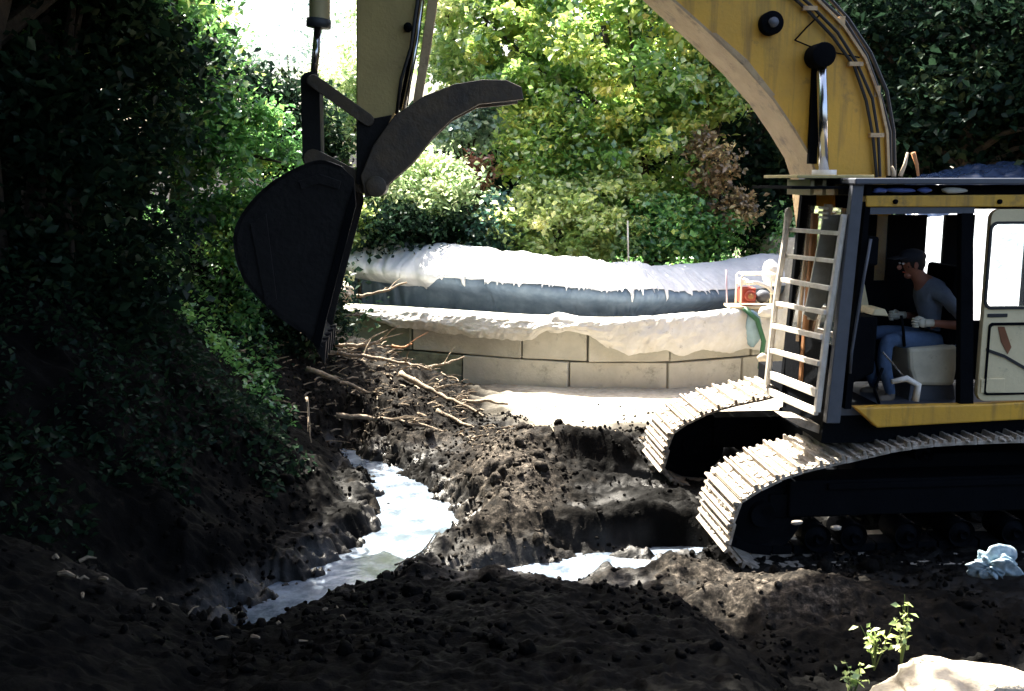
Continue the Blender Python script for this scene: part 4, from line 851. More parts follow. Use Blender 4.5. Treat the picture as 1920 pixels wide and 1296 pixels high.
# ------------------------------------------------------------------ the operator
def build_person():
    root = empty('person', MROOT + Vector((0, 0, 0)), RZ)
    root.empty_display_size = 0.2
    bm = bmesh.new(); lay = bm.verts.layers.skin.verify()
    J = {}
    def v(name, p, r, r2=None):
        x = bm.verts.new(p); x[lay].radius = (r, r2 or r); J[name] = (x, Vector(p)); return x
    def e(a, b): bm.edges.new((J[a][0], J[b][0]))
    c = 0.86
    v('pelvis', LV(1768, 640, c), 0.125, 0.16); v('waist', LV(1764, 605, c), 0.115, 0.15); v('chest', LV(1752, 565, c), 0.125, 0.17); v('neck0', LV(1738, 535, c), 0.085, 0.11)
    v('neck', LV(1727, 522, c), 0.052); v('jaw', LV(1714, 510, c), 0.065); v('head', LV(1709, 493, c), 0.088, 0.078); v('crown', LV(1710, 480, c), 0.075)
    for s, sg in (('n', 1), ('f', -1)):
        v('sh' + s, LV(1748, 548, c) + Vector((0, sg * 0.20, 0)), 0.065); v('el' + s, LV(1784, 604, c) + Vector((0, sg * 0.25, 0)), 0.045)
        v('wr' + s, LV(1718, 598, c) + Vector((0, sg * 0.23, 0)), 0.028)
        v('hi' + s, LV(1758, 645, c) + Vector((0, sg * 0.10, 0)), 0.10); v('th' + s, LV(1700, 632, c) + Vector((0, sg * 0.15, 0)), 0.085)
        v('kn' + s, LV(1645, 630, c) + Vector((0, sg * 0.17, 0)), 0.066); v('ca' + s, LV(1640, 672, c) + Vector((0, sg * 0.16, 0)), 0.06); v('an' + s, LV(1652, 722, c) + Vector((0, sg * 0.15, 0)), 0.045)
        v('he' + s, LV(1656, 738, c) + Vector((0, sg * 0.15, 0)), 0.045); v('to' + s, LV(1628, 744, c) + Vector((0, sg * 0.16, 0)), 0.04)
        for a, b in (('neck0', 'sh' + s), ('sh' + s, 'el' + s), ('el' + s, 'wr' + s), ('pelvis', 'hi' + s), ('hi' + s, 'th' + s), ('th' + s, 'kn' + s), ('kn' + s, 'ca' + s), ('ca' + s, 'an' + s), ('an' + s, 'he' + s), ('he' + s, 'to' + s)): e(a, b)
    for a, b in (('pelvis', 'waist'), ('waist', 'chest'), ('chest', 'neck0'), ('neck0', 'neck'), ('neck', 'jaw'), ('jaw', 'head'), ('head', 'crown')): e(a, b)
    J['pelvis'][0][lay].use_root = True
    me = bpy.data.meshes.new('tmp'); bm.to_mesh(me); bm.free()
    t = bpy.data.objects.new('tmp', me); col.objects.link(t); t.modifiers.new('s', 'SKIN').use_smooth_shade = True
    sb = t.modifiers.new('u', 'SUBSURF'); sb.levels = 2; sb.render_levels = 2
    dg = bpy.context.evaluated_depsgraph_get(); nm = bpy.data.meshes.new_from_object(t.evaluated_get(dg)); bpy.data.objects.remove(t)
    P = {k: p for k, (_, p) in J.items()}
    segs = [('pelvis', 'chest', 1), ('chest', 'neck0', 1), ('neck', 'crown', 0), ('jaw', 'head', 0)]
    for s in 'nf': segs += [('neck0', 'sh' + s, 1), ('sh' + s, 'el' + s, 1), ('el' + s, 'wr' + s, 0), ('pelvis', 'hi' + s, 2), ('hi' + s, 'th' + s, 2), ('th' + s, 'kn' + s, 2), ('kn' + s, 'ca' + s, 2), ('ca' + s, 'an' + s, 2), ('he' + s, 'to' + s, 3)]
    nm.materials.clear()
    for m in (skin_m, shirt_m, jeans_m, boot_m): nm.materials.append(m)
    for f in nm.polygons:
        best = 9; mi = 0
        for a, b, k in segs:
            A, B = P[a], P[b]; d = B - A; tt_ = max(0, min(1, (f.center - A).dot(d) / d.length_squared)); q = (f.center - A - d * tt_).length
            if q < best: best = q; mi = k
        f.material_index = mi; f.use_smooth = True
    body = bpy.data.objects.new('body', nm); col.objects.link(body); body.parent = root
    head = P['head']; ja = P['jaw']; fw = Vector((1, 0, -0.15)).normalized()
    # face: nose, brow, chin, ears, eyes
    fc = MB(); fc.smooth = True
    fc.blob(head + fw * 0.098 + Vector((0, 0, -0.02)), 0.02, 1, 2, 0.05, (1.1, 0.6, 1.1)); fc.build('nose', skin_m, root)
    MB().blob(ja + fw * 0.05 + Vector((0, 0, -0.02)), 0.035, 2, 2, 0.05, (0.9, 0.9, 0.8)).build('chin', skin_m, root)
    MB().box(ja + fw * 0.085 + Vector((0, 0, 0.012)), (0.01, 0.04, 0.006)).build('mouth', red_m, root)
    for sg in (1, -1):
        MB().blob(head + Vector((0.0, sg * 0.083, -0.015)), 0.026, 4, 2, 0.1, (0.7, 0.35, 1.2)).build('ear', skin_m, root)
        MB().blob(head + fw * 0.083 + Vector((0, sg * 0.03, 0.008)), 0.011, 5, 2, 0, (1, 1, 0.8)).build('eye', mat('eye_white', (0.7, 0.7, 0.7), 0.2), root)
        MB().blob(head + fw * 0.091 + Vector((0, sg * 0.03, 0.008)), 0.0055, 5, 1, 0).build('pupil', rubber, root)
    hr = MB(); hr.blob(head + Vector((-0.022, 0, 0.012)), 0.096, 8, 3, 0.12, (0.92, 0.93, 1.05)); hr.build('hair', hair_m, root)
    cp = MB(); cp.blob(head + Vector((-0.006, 0, 0.052)), 0.102, 1, 3, 0.03, (1.05, 0.95, 0.62)); cp.prism([(head.x + 0.05, head.z + 0.045), (head.x + 0.17, head.z + 0.03), (head.x + 0.17, head.z + 0.038), (head.x + 0.05, head.z + 0.06)], c - 0.07, c + 0.07); cp.build('cap', cap_m, root)
    # hands on the levers, pale gloves: palm, four curled fingers, thumb
    for s, sg in (('n', 1), ('f', -1)):
        w = P['wr' + s]; h = MB(); h.smooth = True
        pc = w + Vector((0.055, 0, 0.0)); h.blob(pc, 0.042, 3, 2, 0.05, (1.15, 0.5, 0.9))
        for i in range(4):
            o0 = pc + Vector((0.035, -sg * 0.005, 0.03 - 0.02 * i)); ln = (0.030, 0.034, 0.032, 0.026)[i]
            h.tube([o0, o0 + Vector((ln, -sg * 0.008, 0)), o0 + Vector((ln * 1.2, -sg * 0.034, 0)), o0 + Vector((ln * 0.6, -sg * 0.05, 0))], [0.0095, 0.009, 0.0085, 0.007], 8)
        h.tube([pc + Vector((0, -sg * 0.012, 0.03)), pc + Vector((0.03, -sg * 0.03, 0.042)), pc + Vector((0.05, -sg * 0.045, 0.034))], [0.012, 0.011, 0.008], 8)
        h.tube([w - Vector((0.02, 0, 0)), pc], [0.03, 0.032], 10)
        h.build('hand', glove_m, root, label='pale work glove')
    return tag(root, 'seated operator in dark cap, grey blue shirt and jeans inside the cab', 'person')
build_person()

# ------------------------------------------------------------------ pump on a plank, pole, hoses near the wall's right end
def on_world(name, **kw): return empty(name, **kw)
Yp = 14.15
def W(px, py, Y): return PY(px, py, Y)
pump = empty('water_pump', (0, 0, 0), label='red engine driven pump with pale frame on a plank at the wall end', cat='pump')
e0 = W(1400, 553, Yp); eng = MB(); eng.box(e0, (0.22, 0.22, 0.22)); eng.cyl(e0 + Vector((0.02, -0.11, 0.0)), e0 + Vector((0.02, -0.17, 0)), 0.08, 20); eng.build('engine', red_m, pump, bevel=0.02)
MB().cyl(e0 + Vector((0.02, -0.17, 0)), e0 + Vector((0.02, -0.19, 0)), 0.04, 14).build('pull_starter', orange_wood, pump)
fr = MB(); x0, z0 = W(1384, 570, Yp).x, W(1384, 570, Yp).z; x1 = W(1450, 570, Yp).x; z1 = W(1384, 513, Yp).z
for yy in (Yp - 0.16, Yp + 0.16): fr.tube([(x0, yy, z0), (x0, yy, z1 - 0.03), (x0 + 0.03, yy, z1), (x1 - 0.03, yy, z1), (x1, yy, z1 - 0.03), (x1, yy, z0)], 0.014, 8)
for xx in (x0 + 0.03, x1 - 0.03): fr.tube([(xx, Yp - 0.16, z1), (xx, Yp + 0.16, z1)], 0.014, 8)
fr.build('frame', white_paint, pump)
MB().box(W(1392, 528, Yp), (0.14, 0.2, 0.08)).build('fuel_tank', white_paint, pump, bevel=0.015)
MB().blob(W(1430, 556, Yp), 0.11, 5, 3, 0.1, (1, 1, 0.9)).build('pump_housing', greymetal, pump)
MB().tube([W(1400, 532, Yp - 0.15), W(1420, 530, Yp - 0.2), W(1440, 538, Yp - 0.2), W(1456, 555, Yp - 0.1)], 0.028, 10).build('hose_stub', white_paint, pump)
pl = MB().box(W(1412, 574, Yp), (0.75, 0.42, 0.03)).build('plank', plank_m, None); tag(pl, 'pale plank under the red pump on the wall end', 'plank')
po_ = MB().tube([W(1363, 572, 14.0), W(1362, 506, 14.0)], 0.012, 8).build('stake', mat('pinkish_pole', (0.5, 0.38, 0.45), 0.5), None); tag(po_, 'thin pink stake standing left of the red pump', 'stake')
ps = MB().tube([W(1178, 492, 16.4), W(1177, 414, 16.4)], 0.014, 8).build('stake', white_paint, None); tag(ps, 'white stake standing among bushes behind the middle of the berm', 'stake')
wb = MB(); wb.smooth = True; wb.blob(W(1447, 512, 14.6), 0.17, 9, 3, 0.25, (0.8, 0.8, 1.1)); o = wb.build('sack', liner2_m, None); tag(o, 'bulging white sack at the right end of the berm beside the ladder shaped guard', 'sack')
wb = MB(); wb.blob(W(1438, 585, 13.7), 0.10, 12, 3, 0.25, (1.2, 0.8, 0.8)); o = wb.build('sack', liner2_m, None); tag(o, 'small white bundle below the pump plank next to the ladder shaped guard', 'sack')
wb = MB(); wb.blob(W(1430, 672, 13.3), 0.07, 14, 3, 0.25, (1, 0.8, 1.0)); o = wb.build('rock', rock_m, None); tag(o, 'small pale rock beside the low end of the ladder shaped guard', 'rock')
cl = MB(); cl.blob(W(1412, 615, 13.95), 0.16, 31, 3, 0.3, (0.7, 0.5, 1.6)); o = cl.build('cloth', paleblue, None); tag(o, 'pale blue cloth hanging at the right end of the block wall', 'cloth')
hs = MB().tube([W(1395, 578, 13.9), W(1420, 600, 13.85), W(1432, 640, 13.8), W(1425, 690, 13.8), W(1445, 715, 13.6)], 0.035, 10).build('hose', greenhose, None); tag(hs, 'dark green hose hanging from the pump at the right wall end', 'hose')

# ------------------------------------------------------------------ branches, rocks, rubbish
def branch(px, Y, r0, label, m=stickwood, twigs=2, seed=0, name='branch', group='branches and sticks on the debris slope'):
    rr = random.Random(seed); P = [PY(a, b, y) for (a, b), y in zip(px, Y)]
    S = spline([tuple(p) for p in P], 5); S = [Vector(p) + Vector((rr.uniform(-1, 1), rr.uniform(-1, 1), rr.uniform(-1, 1))) * r0 * 0.4 for p in S]
    mb = MB(); n = len(S); mb.tube(S, [r0 * (1 - 0.6 * i / n) * rr.uniform(0.85, 1.15) for i in range(n)], 7)
    for k in range(twigs):
        i = rr.randrange(n // 3, n - 1); d = (S[min(i + 1, n - 1)] - S[i - 1]).normalized() + Vector((rr.uniform(-.8, .8), rr.uniform(-.8, .8), rr.uniform(0, .8)))
        a = S[i]; L_ = rr.uniform(0.15, 0.35); mb.tube([a, a + d * L_ * 0.5 + Vector((0, 0, 0.02)), a + d * L_], [r0 * 0.4, r0 * 0.3, r0 * 0.12], 5)
    o = mb.build(name, m, None); tag(o, label, 'branch', group); return o
branch([(640, 568), (670, 556), (720, 545), (762, 530)], [13.9, 13.9, 13.9, 14.0], 0.03, 'dark tipped branch lying over the liner fold beside the pale rock', seed=1)
branch([(606, 645), (660, 648), (700, 643), (722, 634)], [13.2, 13.2, 13.3, 13.3], 0.035, 'upper pale branch reaching right in front of the shaded wall blocks', seed=2, twigs=3)
branch([(735, 648), (755, 652), (772, 645)], [13.6, 13.6, 13.7], 0.022, 'short reddish stick stuck before the first wall joint', orange_wood, 1, seed=3)
branch([(604, 660), (680, 668), (760, 682), (810, 692)], [12.9, 12.9, 12.9, 12.9], 0.032, 'long pale branch just below the upper branch at the wall', seed=4, twigs=4)
branch([(800, 690), (840, 680), (870, 668)], [13.4, 13.5, 13.6], 0.02, 'thin stick rising to the low vertical wall joint', seed=5, twigs=1)
branch([(750, 700), (800, 728), (850, 752), (925, 790)], [12.6, 12.4, 12.2, 11.9], 0.04, 'stout pale branch slanting down to the right over the debris', seed=6, twigs=4)
branch([(868, 752), (910, 752), (952, 758)], [12.5, 12.5, 12.5], 0.03, 'short straight pale stick lying on the shaded ground before the wall', seed=7, twigs=0)
branch([(670, 752), (700, 744), (740, 742), (775, 743)], [11.9, 11.9, 11.95, 12.0], 0.04, 'blunt yellowish branch end across the middle of the debris', seed=8, twigs=1)
branch([(575, 690), (640, 715), (690, 735)], [11.7, 11.7, 11.8], 0.035, 'mossy branch coming out of the dark bank under the bucket', seed=9, twigs=3)
branch([(630, 780), (700, 785), (780, 795), (850, 815)], [11.2, 11.2, 11.2, 11.2], 0.035, 'lowest long branch half sunk in mud above the stream', seed=10, twigs=4)
branch([(605, 620), (620, 602), (655, 592), (680, 590)], [13.6, 13.6, 13.7, 13.8], 0.025, 'reddish brown branch under the white liner corner', dark_brown, 2, seed=11)
branch([(820, 770), (880, 800), (960, 830), (1040, 845)], [11.6, 11.4, 11.2, 11.1], 0.028, 'thin root trailing from the debris onto the muddy hump', seed=12, twigs=4)
branch([(740, 1060), (790, 1035), (818, 998)], [7.4, 7.5, 7.7], 0.008, 'twig poking up from the water edge at the near shore', seed=13, twigs=1, group='twigs')
branch([(575, 745), (580, 790), (583, 830)], [9.5, 9.4, 9.3], 0.012, 'pale bare twig hanging down the dark left bank', seed=14, twigs=1, group='twigs')
branch([(930, 900), (925, 870), (924, 838)], [9.6, 9.6, 9.6], 0.007, 'thin stalk standing on top of the muddy hump', seed=15, twigs=0, group='twigs')
def litter():                                    # small sticks, bark and chips nobody could count
    mb = MB(); rr = random.Random(5)
    for i in range(800):
        zone = rr.random()
        if zone < 0.8: x = -3.4 + 3.9 * rr.random() ** 1.0; y = rr.uniform(10.9, 14.0) - max(0, x) * 2.0
        elif zone < 0.93: x = rr.uniform(-0.6, 1.6); y = rr.uniform(10.2, 11.6)
        else: x = rr.uniform(-2.4, -0.9); y = rr.uniform(4.6, 6.0)
        if x > -0.6 and y > 11.4: continue
        z = gz(x, y); a = rr.uniform(-1.6, 1.2); L_ = rr.uniform(0.03, 0.28) * (0.35 if zone > 0.8 else 0.8); r_ = rr.uniform(0.004, 0.014)
        d = Vector((math.cos(a), math.sin(a) * 0.7, rr.uniform(-0.15, 0.3))); p = Vector((x, y, z + 0.015))
        mb.tube([p, p + d * L_ * 0.5 + Vector((0, 0, rr.uniform(0, .02))), p + d * L_], [r_, r_ * 0.9, r_ * 0.5], 5)
    o = mb.build('twig_litter', stickwood, None); o['kind'] = 'stuff'
litter()
def rock(px, py, Y, r, sc, label, seed, m=rock_m, sink=0.0, name='rock', cat='rock', g=None):
    p = PY(px, py, Y); mb = MB(); mb.blob((0, 0, 0), r, seed, 4 if r > 0.15 else 3, 0.35, sc); o = mb.build(name, m, None, loc=p); return tag(o, label, cat, g)
rock(636, 549, 13.9, 0.21, (1.05, 0.9, 0.75), 'rounded white boulder at the left end of the wall top', 3)
rock(652, 520, 14.2, 0.10, (1, 0.8, 0.9), 'small greenish stone just above the white boulder', 5, mat('mossy_stone', (0.35, 0.4, 0.22), 0.9))
bigp = PY(1790, 1290, 4.45)
rock(1800, 1312, 4.45, 0.36, (1.15, 0.8, 0.40), 'big sunlit pale boulder in the bottom right corner', 8)
rock(348, 1228, 4.9, 0.05, (0.8, 0.8, 1.0), 'sunlit pale stone in the dark left foreground, leftmost of the pair', 10, g='stones')
rock(384, 1208, 5.1, 0.05, (1.3, 0.8, 0.7), 'sunlit pale stone in the dark left foreground, right of the pair', 11, g='stones')
bg_ = MB(); bg_.smooth = True; bg_.blob((0, 0, 0), 0.10, 21, 5, 1.3, (1.1, 0.6, 0.75)); o = bg_.build('plastic_bag', bluebag, None, loc=PY(1862, 1064, 5.9)); tag(o, 'crumpled pale blue plastic bag in the shade at right', 'bag')
for i, (a, b) in enumerate(((1494, 980), (1567, 990))):
    o = MB().blob((0, 0, 0), 0.028, i + 40, 2, 0.4, (1.5, 0.6, 0.7)).build('mud_lump', shoe_m, None, loc=PY(a, b, 7.12)); tag(o, ['sunlit mud lump stuck beside the front idler, nearer the front', 'flat sunlit mud lump further back beside the near track'][i], 'mud lump', 'mud lumps on the near track')

# ------------------------------------------------------------------ vegetation
def crown_points(ells, n, seed, clump=0.28, nclump=None, hollow=0.35):
    r = np.random.default_rng(seed); P = []; T = []
    vol = np.array([e[3] * e[4] * e[5] for e in ells]); vol = vol ** 0.67; vol /= vol.sum()
    for e, w in zip(ells, vol):
        ne = int(n * w); nc = nclump or max(12, int(ne / 130)); c = r.normal(size=(nc, 3)); c /= np.linalg.norm(c, axis=1)[:, None]
        c *= r.uniform(hollow, 1.0, (nc, 1)) ** 0.5
        rad = np.array(e[3:6]); c = c * rad + np.array(e[:3]); k = r.integers(0, nc, ne); tn = r.normal(0.42, 0.24, nc)
        cs_ = clump * r.uniform(0.6, 1.4, nc)
        p = c[k] + r.normal(size=(ne, 3)) * cs_[k][:, None] * np.array([1, 1, 0.6]); P.append(p); T.append(tn[k])
    return np.concatenate(P), np.concatenate(T)
def tree(name, base, ells, n, leaf, key, label, cat='tree', seed=0, trunk_r=0.12, clump=0.28, group=None, limbs=7, up=0.35, hollow=0.35, trunk_mat=None):
    base = Vector(base); root = empty(name, base, label=label, cat=cat, group=group)
    P, T = crown_points(ells, n, seed, clump, hollow=hollow); P = P - np.array(base)
    me = leaves_mesh('crown', P, leaf, LF[key], T, up=up, seed=seed); o = bpy.data.objects.new('crown', me); col.objects.link(o); o.parent = root
    rr = random.Random(seed); mb = MB(); c0 = Vector(ells[0][:3]) - base
    h = c0.z; tr = [Vector((0, 0, -0.3)), Vector((rr.uniform(-.1, .1), 0, h * 0.35)), Vector((c0.x * 0.6, c0.y * 0.6, h * 0.75)), c0 + Vector((0, 0, ells[0][5] * 0.4))]
    mb.tube(tr, [trunk_r * 1.25, trunk_r, trunk_r * 0.7, trunk_r * 0.3], 9)
    for i in range(limbs):
        q = Vector(P[rr.randrange(len(P))]); s_ = tr[1].lerp(tr[2], rr.random()); mid = s_.lerp(q, 0.5) + Vector((0, 0, 0.15)); mb.tube([s_, mid, q], [trunk_r * 0.42, trunk_r * 0.26, trunk_r * 0.08], 6)
    mb.build('trunk', trunk_mat or bark, root); return root
def E(px, py, Y, rx, rz, ry=None):
    p = PY(px, py, Y); return (p.x, p.y, p.z, rx, ry or rx * 0.8, rz)
def base_of(px, Y):
    p = PY(px, 400, Y); return (p.x, Y, gz(p.x, Y) - 0.1)
BG = 'trees and bushes behind the covered berm'
tree('broadleaf_tree', base_of(1230, 18.8), [E(1130, 130, 18.6, 1.9, 1.9), E(1190, 300, 18.2, 1.4, 1.2), E(1010, 60, 18.9, 1.3, 1.4), E(1250, 60, 18.8, 1.2, 1.5)], 34000, 0.12, 'yg', 'large yellow green tree filling the middle behind the berm', seed=1, trunk_r=0.16, group=BG, clump=0.16, hollow=0.5)
tree('broadleaf_tree', base_of(880, 20.5), [E(900, 70, 20.3, 1.5, 1.3), E(860, -60, 20.6, 1.2, 1.0)], 17000, 0.115, 'lime', 'pale lime tree right of the excavator stick at the top', seed=2, group=BG, clump=0.18)
tree('bush', base_of(1050, 17.6), [E(1050, 420, 17.5, 0.95, 0.8), E(1140, 400, 17.4, 0.8, 0.8), E(960, 440, 17.3, 0.5, 0.5)], 18000, 0.09, 'lime', 'bright pale bush right behind the middle of the berm', 'bush', seed=3, trunk_r=0.06, group=BG, clump=0.14, hollow=0.5)
tree('bush', base_of(1010, 18.4), [E(1000, 290, 18.1, 0.8, 0.45), E(1060, 240, 18.1, 0.8, 0.4)], 5000, 0.10, 'yg', 'yellowish leafy shoots spreading left from the large tree', 'bush', seed=33, trunk_r=0.05, group=BG, clump=0.2)
tree('bush', base_of(800, 17.9), [E(800, 350, 17.8, 0.85, 0.55), E(760, 330, 17.9, 0.6, 0.5), E(720, 400, 17.6, 0.5, 0.4)], 9000, 0.085, 'pale', 'pale grey green bush below the thumb of the bucket', 'bush', seed=4, trunk_r=0.06, group=BG, clump=0.2)
tree('small_tree', base_of(880, 19.6), [E(880, 235, 19.4, 0.95, 0.45), E(940, 220, 19.4, 0.6, 0.35)], 5000, 0.10, 'silver', 'silvery leaved small tree under the curved thumb', seed=5, trunk_r=0.07, group=BG, clump=0.2)
tree('bush', base_of(885, 18.5), [E(885, 325, 18.3, 0.42, 0.18)], 1400, 0.08, 'red', 'reddish shrub between the pale bush and the lime bush', 'bush', seed=6, trunk_r=0.03, group=BG, clump=0.12, limbs=3)
tree('bush', base_of(1350, 17.6), [E(1345, 300, 17.5, 0.38, 0.65), E(1370, 390, 17.4, 0.34, 0.4)], 3200, 0.08, 'rust', 'tall rust brown dying bush left of the cab', 'bush', seed=7, trunk_r=0.04, group=BG, clump=0.14)
tree('bush', base_of(1240, 17.4), [E(1240, 430, 17.4, 0.6, 0.55), E(1320, 430, 17.5, 0.5, 0.5)], 6500, 0.095, 'mid', 'darker green bush right of the white stake', 'bush', seed=8, trunk_r=0.05, group=BG, clump=0.2)
tree('bush', base_of(780, 17.1), [E(760, 430, 17.1, 0.75, 0.35), E(850, 430, 17.2, 0.5, 0.35), E(690, 430, 17.2, 0.4, 0.4)], 5500, 0.09, 'dark', 'low dark bush behind the left part of the berm', 'bush', seed=9, trunk_r=0.05, group=BG, clump=0.2)
tree('bush', base_of(935, 17.3), [E(935, 420, 17.3, 0.3, 0.45)], 2200, 0.09, 'teal', 'blue green bush in the gap left of the bright pale bush', 'bush', seed=10, trunk_r=0.04, group=BG, clump=0.16, limbs=3)
tree('bush', base_of(670, 16.9), [E(668, 420, 16.9, 0.28, 0.3)], 1400, 0.09, 'lime', 'small lime bush beside the bucket above the left end of the berm', 'bush', seed=34, trunk_r=0.03, group=BG, clump=0.12, limbs=3)
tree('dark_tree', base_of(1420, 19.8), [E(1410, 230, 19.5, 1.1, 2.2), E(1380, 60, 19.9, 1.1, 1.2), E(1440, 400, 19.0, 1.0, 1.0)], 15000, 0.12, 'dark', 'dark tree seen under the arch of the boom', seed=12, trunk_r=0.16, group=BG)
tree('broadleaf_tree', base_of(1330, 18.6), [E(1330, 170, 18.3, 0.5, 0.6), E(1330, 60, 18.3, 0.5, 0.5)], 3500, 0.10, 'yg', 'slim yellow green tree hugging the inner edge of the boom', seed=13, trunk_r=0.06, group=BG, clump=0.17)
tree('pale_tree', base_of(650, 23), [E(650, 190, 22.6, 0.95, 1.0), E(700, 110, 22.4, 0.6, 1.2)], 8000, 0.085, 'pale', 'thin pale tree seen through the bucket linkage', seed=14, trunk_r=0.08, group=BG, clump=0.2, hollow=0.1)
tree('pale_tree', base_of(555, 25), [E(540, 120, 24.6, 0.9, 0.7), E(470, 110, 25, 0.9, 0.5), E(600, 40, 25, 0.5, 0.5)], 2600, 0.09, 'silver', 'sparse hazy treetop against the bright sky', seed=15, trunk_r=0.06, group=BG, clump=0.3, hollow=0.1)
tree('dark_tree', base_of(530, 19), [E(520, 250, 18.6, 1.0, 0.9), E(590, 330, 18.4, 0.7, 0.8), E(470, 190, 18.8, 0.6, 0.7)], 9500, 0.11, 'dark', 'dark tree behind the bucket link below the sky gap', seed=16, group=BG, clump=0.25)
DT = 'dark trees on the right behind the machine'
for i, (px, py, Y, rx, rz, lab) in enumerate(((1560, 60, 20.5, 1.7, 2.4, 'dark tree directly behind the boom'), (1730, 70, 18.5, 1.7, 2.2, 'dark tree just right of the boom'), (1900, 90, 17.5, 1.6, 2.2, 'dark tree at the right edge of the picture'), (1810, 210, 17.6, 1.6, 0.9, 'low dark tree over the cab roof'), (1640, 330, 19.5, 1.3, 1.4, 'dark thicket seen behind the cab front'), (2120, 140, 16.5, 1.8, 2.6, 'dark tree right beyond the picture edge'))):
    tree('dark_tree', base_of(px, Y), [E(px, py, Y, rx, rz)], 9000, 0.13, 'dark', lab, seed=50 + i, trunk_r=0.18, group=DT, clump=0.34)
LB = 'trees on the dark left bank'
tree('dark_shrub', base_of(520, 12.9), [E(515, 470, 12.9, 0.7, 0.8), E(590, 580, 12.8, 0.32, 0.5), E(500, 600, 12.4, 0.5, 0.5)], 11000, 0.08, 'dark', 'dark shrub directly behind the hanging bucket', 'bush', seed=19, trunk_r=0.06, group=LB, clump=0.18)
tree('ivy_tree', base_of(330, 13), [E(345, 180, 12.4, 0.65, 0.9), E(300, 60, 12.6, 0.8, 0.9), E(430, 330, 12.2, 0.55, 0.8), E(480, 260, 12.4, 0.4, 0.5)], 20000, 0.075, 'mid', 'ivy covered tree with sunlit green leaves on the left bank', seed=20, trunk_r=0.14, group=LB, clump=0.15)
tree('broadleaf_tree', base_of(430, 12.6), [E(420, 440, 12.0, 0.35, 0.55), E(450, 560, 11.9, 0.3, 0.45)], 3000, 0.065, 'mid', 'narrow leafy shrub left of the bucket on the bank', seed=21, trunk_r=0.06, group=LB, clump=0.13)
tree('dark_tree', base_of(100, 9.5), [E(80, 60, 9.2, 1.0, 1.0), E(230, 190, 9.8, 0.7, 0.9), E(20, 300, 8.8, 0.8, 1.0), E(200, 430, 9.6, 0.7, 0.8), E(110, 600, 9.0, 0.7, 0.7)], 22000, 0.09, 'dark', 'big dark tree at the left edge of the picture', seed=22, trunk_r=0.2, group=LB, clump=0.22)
tree('broadleaf_tree', base_of(60, 10.5), [E(200, 0, 10.6, 1.1, 0.6), E(60, 30, 10.2, 0.8, 0.6)], 8000, 0.075, 'mid', 'green tree with a few sunlit leaves at the top left corner', seed=23, trunk_r=0.14, group=LB, clump=0.18)
# tall trees on the left bank, crowns out of view shaped to shade the pit
OV = 'tall bank trees whose crowns shade the pit'
tree('tall_tree', (-4.6, 8.6, 2.2), [(-3.6, 9.0, 6.9, 1.9, 1.5, 0.9), (-4.6, 8.6, 7.9, 1.8, 1.8, 1.2), (-5.4, 10.2, 7.0, 1.7, 1.7, 1.3), (-2.5, 9.4, 6.8, 1.5, 1.1, 0.7), (-2.1, 8.1, 6.9, 1.7, 1.2, 0.8)], 60000, 0.13, 'mid', 'tall broad tree leaning over the pit from the left bank', seed=24, trunk_r=0.2, group=OV, clump=0.3)
tree('tall_tree', (-5.2, 6.0, 2.3), [(-3.6, 6.6, 6.2, 2.0, 1.2, 0.8), (-5.0, 5.9, 6.8, 1.7, 1.5, 1.3), (-4.6, 7.8, 6.0, 1.4, 1.2, 1.0)], 20000, 0.13, 'mid', 'tall tree on the bank beside the camera at far left', seed=25, trunk_r=0.2, group=OV, clump=0.3)
tree('tall_tree', (-3.6, 2.4, 1.9), [(-0.6, 3.4, 6.9, 3.2, 2.6, 1.0), (-2.6, 2.6, 7.2, 2.0, 2.2, 1.4), (1.8, 3.2, 7.4, 2.0, 2.2, 1.0)], 42000, 0.16, 'dark', 'unseen tree added beside the camera to darken the foreground', seed=27, trunk_r=0.24, group=OV, clump=0.3)  # crown added overhead, out of view, to keep sky light off the foreground
tree('tall_tree', (-6.5, 12.0, 2.6), [(-6.3, 12.2, 6.5, 1.8, 1.8, 1.9), (-5.2, 11.6, 6.4, 0.9, 1.0, 1.2)], 16000, 0.13, 'mid', 'tall tree further back on the left bank', seed=26, trunk_r=0.2, group=OV, clump=0.3)
# plants by the boulder
def weed(px, py0, py1, Y, label, seed, spread=0.07):
    a = PY(px, py0, Y); b = PY(px, py1, Y); root = empty('weed', a, label=label, cat='weed', group='leafy weeds near the boulder'); rr = random.Random(seed); r = np.random.default_rng(seed)
    st = MB(); P = []
    for k in range(5):
        tip = (b - a) * rr.uniform(0.5, 1.0) + Vector((rr.uniform(-1, 1), rr.uniform(-1, 1), 0)) * spread; st.tube([(0, 0, -0.05), tip * 0.5 + Vector((0.01, 0, 0)), tip], [0.004, 0.003, 0.002], 5)
        for _ in range(11): t_ = rr.uniform(0.25, 1.0); P.append(tuple(tip * t_ + Vector((rr.gauss(0, .014), rr.gauss(0, .014), rr.gauss(0, .012)))))
    st.build('stem', mat('weed_stem_green', (0.10, 0.14, 0.04), 0.7), root)
    o = bpy.data.objects.new('foliage', leaves_mesh('foliage', np.array(P), 0.032, LF['lime'], seed=seed)); col.objects.link(o); o.parent = root
weed(1690, 1235, 1115, 4.75, 'tallest leafy weed standing behind the big boulder', 1)
weed(1640, 1240, 1165, 4.8, 'short leafy weed left of the tallest weed', 2)
weed(1245, 1296, 1262, 4.3, 'tiny weed at the bottom edge left of the boulder', 3)
weed(1600, 1290, 1240, 4.4, 'low weed touching the left side of the big boulder', 4)
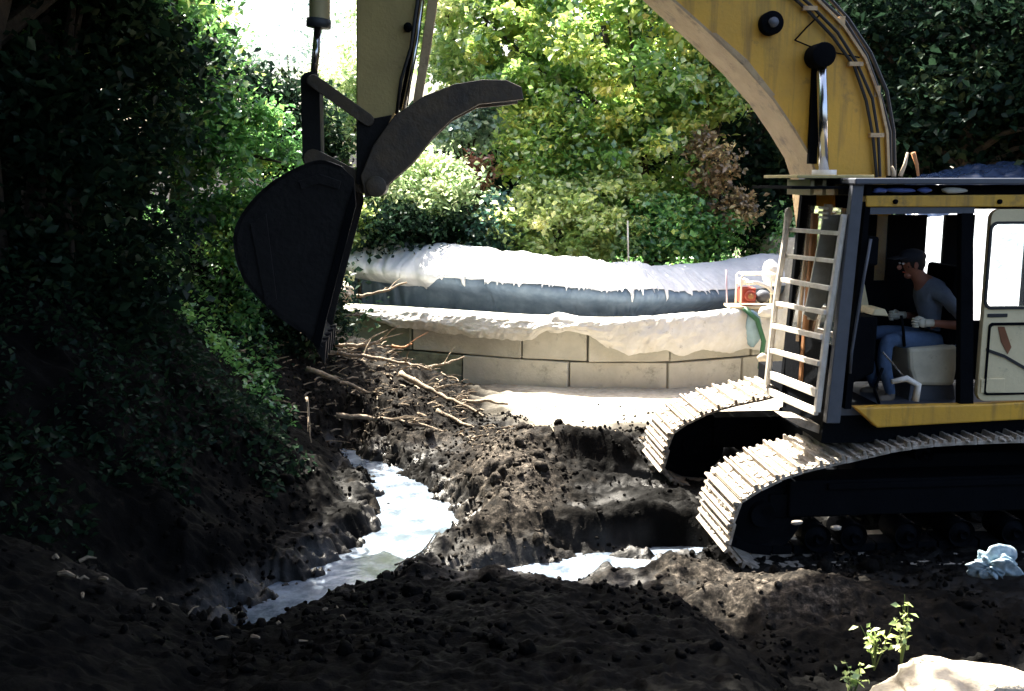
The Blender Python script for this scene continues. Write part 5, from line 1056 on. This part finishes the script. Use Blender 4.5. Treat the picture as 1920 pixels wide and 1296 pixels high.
# ground cover on the left bank and the far wood
def cover(name, n, fx, fy, leaf, key, seed, cond=None, lift=0.12):
    r = np.random.default_rng(seed); x = r.uniform(*fx, n); y = r.uniform(*fy, n); z, _ = ground(x, y, False); bx = np.interp(y, *BANKX)
    k = cond(x, y, z, bx); x, y, z = x[k], y[k], z[k]; P = np.stack([x, y, z + np.abs(r.normal(0, lift, len(x)))], 1)
    tone = 0.4 + 0.3 * fbm(x * 1.5, y * 1.5, 3, 3); me = leaves_mesh(name, P, leaf, LF[key], tone, up=0.5, seed=seed); o = bpy.data.objects.new(name, me); col.objects.link(o); o['kind'] = 'stuff'
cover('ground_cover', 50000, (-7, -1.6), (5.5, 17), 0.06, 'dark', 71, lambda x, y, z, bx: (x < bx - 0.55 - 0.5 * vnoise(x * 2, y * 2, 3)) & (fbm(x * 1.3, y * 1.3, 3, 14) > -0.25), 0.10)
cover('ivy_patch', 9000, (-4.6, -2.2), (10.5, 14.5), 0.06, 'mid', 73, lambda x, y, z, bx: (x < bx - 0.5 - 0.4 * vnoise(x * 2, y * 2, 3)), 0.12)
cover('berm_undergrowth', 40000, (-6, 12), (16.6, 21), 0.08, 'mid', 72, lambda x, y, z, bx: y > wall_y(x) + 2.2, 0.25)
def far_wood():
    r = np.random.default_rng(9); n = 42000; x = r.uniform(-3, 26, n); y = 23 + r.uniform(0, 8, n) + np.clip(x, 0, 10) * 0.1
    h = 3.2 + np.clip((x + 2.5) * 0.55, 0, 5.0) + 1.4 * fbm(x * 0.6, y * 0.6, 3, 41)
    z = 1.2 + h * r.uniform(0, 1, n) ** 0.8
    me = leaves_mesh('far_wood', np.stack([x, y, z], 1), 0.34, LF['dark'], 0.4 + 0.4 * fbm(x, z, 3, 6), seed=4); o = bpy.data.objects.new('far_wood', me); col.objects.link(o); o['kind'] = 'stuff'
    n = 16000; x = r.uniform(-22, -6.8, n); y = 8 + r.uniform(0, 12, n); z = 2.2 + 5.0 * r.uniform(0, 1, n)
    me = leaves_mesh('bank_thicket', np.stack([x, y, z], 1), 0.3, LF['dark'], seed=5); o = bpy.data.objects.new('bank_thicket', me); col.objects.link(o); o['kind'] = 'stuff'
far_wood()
def sky_block_leaves():  # unseen leaves added behind and beside the camera to block sky light
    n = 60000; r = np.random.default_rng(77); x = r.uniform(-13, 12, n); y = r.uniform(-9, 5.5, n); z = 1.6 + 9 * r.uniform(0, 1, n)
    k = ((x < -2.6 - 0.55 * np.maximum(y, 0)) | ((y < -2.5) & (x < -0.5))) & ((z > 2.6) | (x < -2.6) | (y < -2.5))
    me = leaves_mesh('sky_block_leaves', np.stack([x, y, z], 1)[k], 0.32, LF['dark'], seed=6); o = bpy.data.objects.new('sky_block_leaves', me); col.objects.link(o); o['kind'] = 'stuff'
sky_block_leaves()
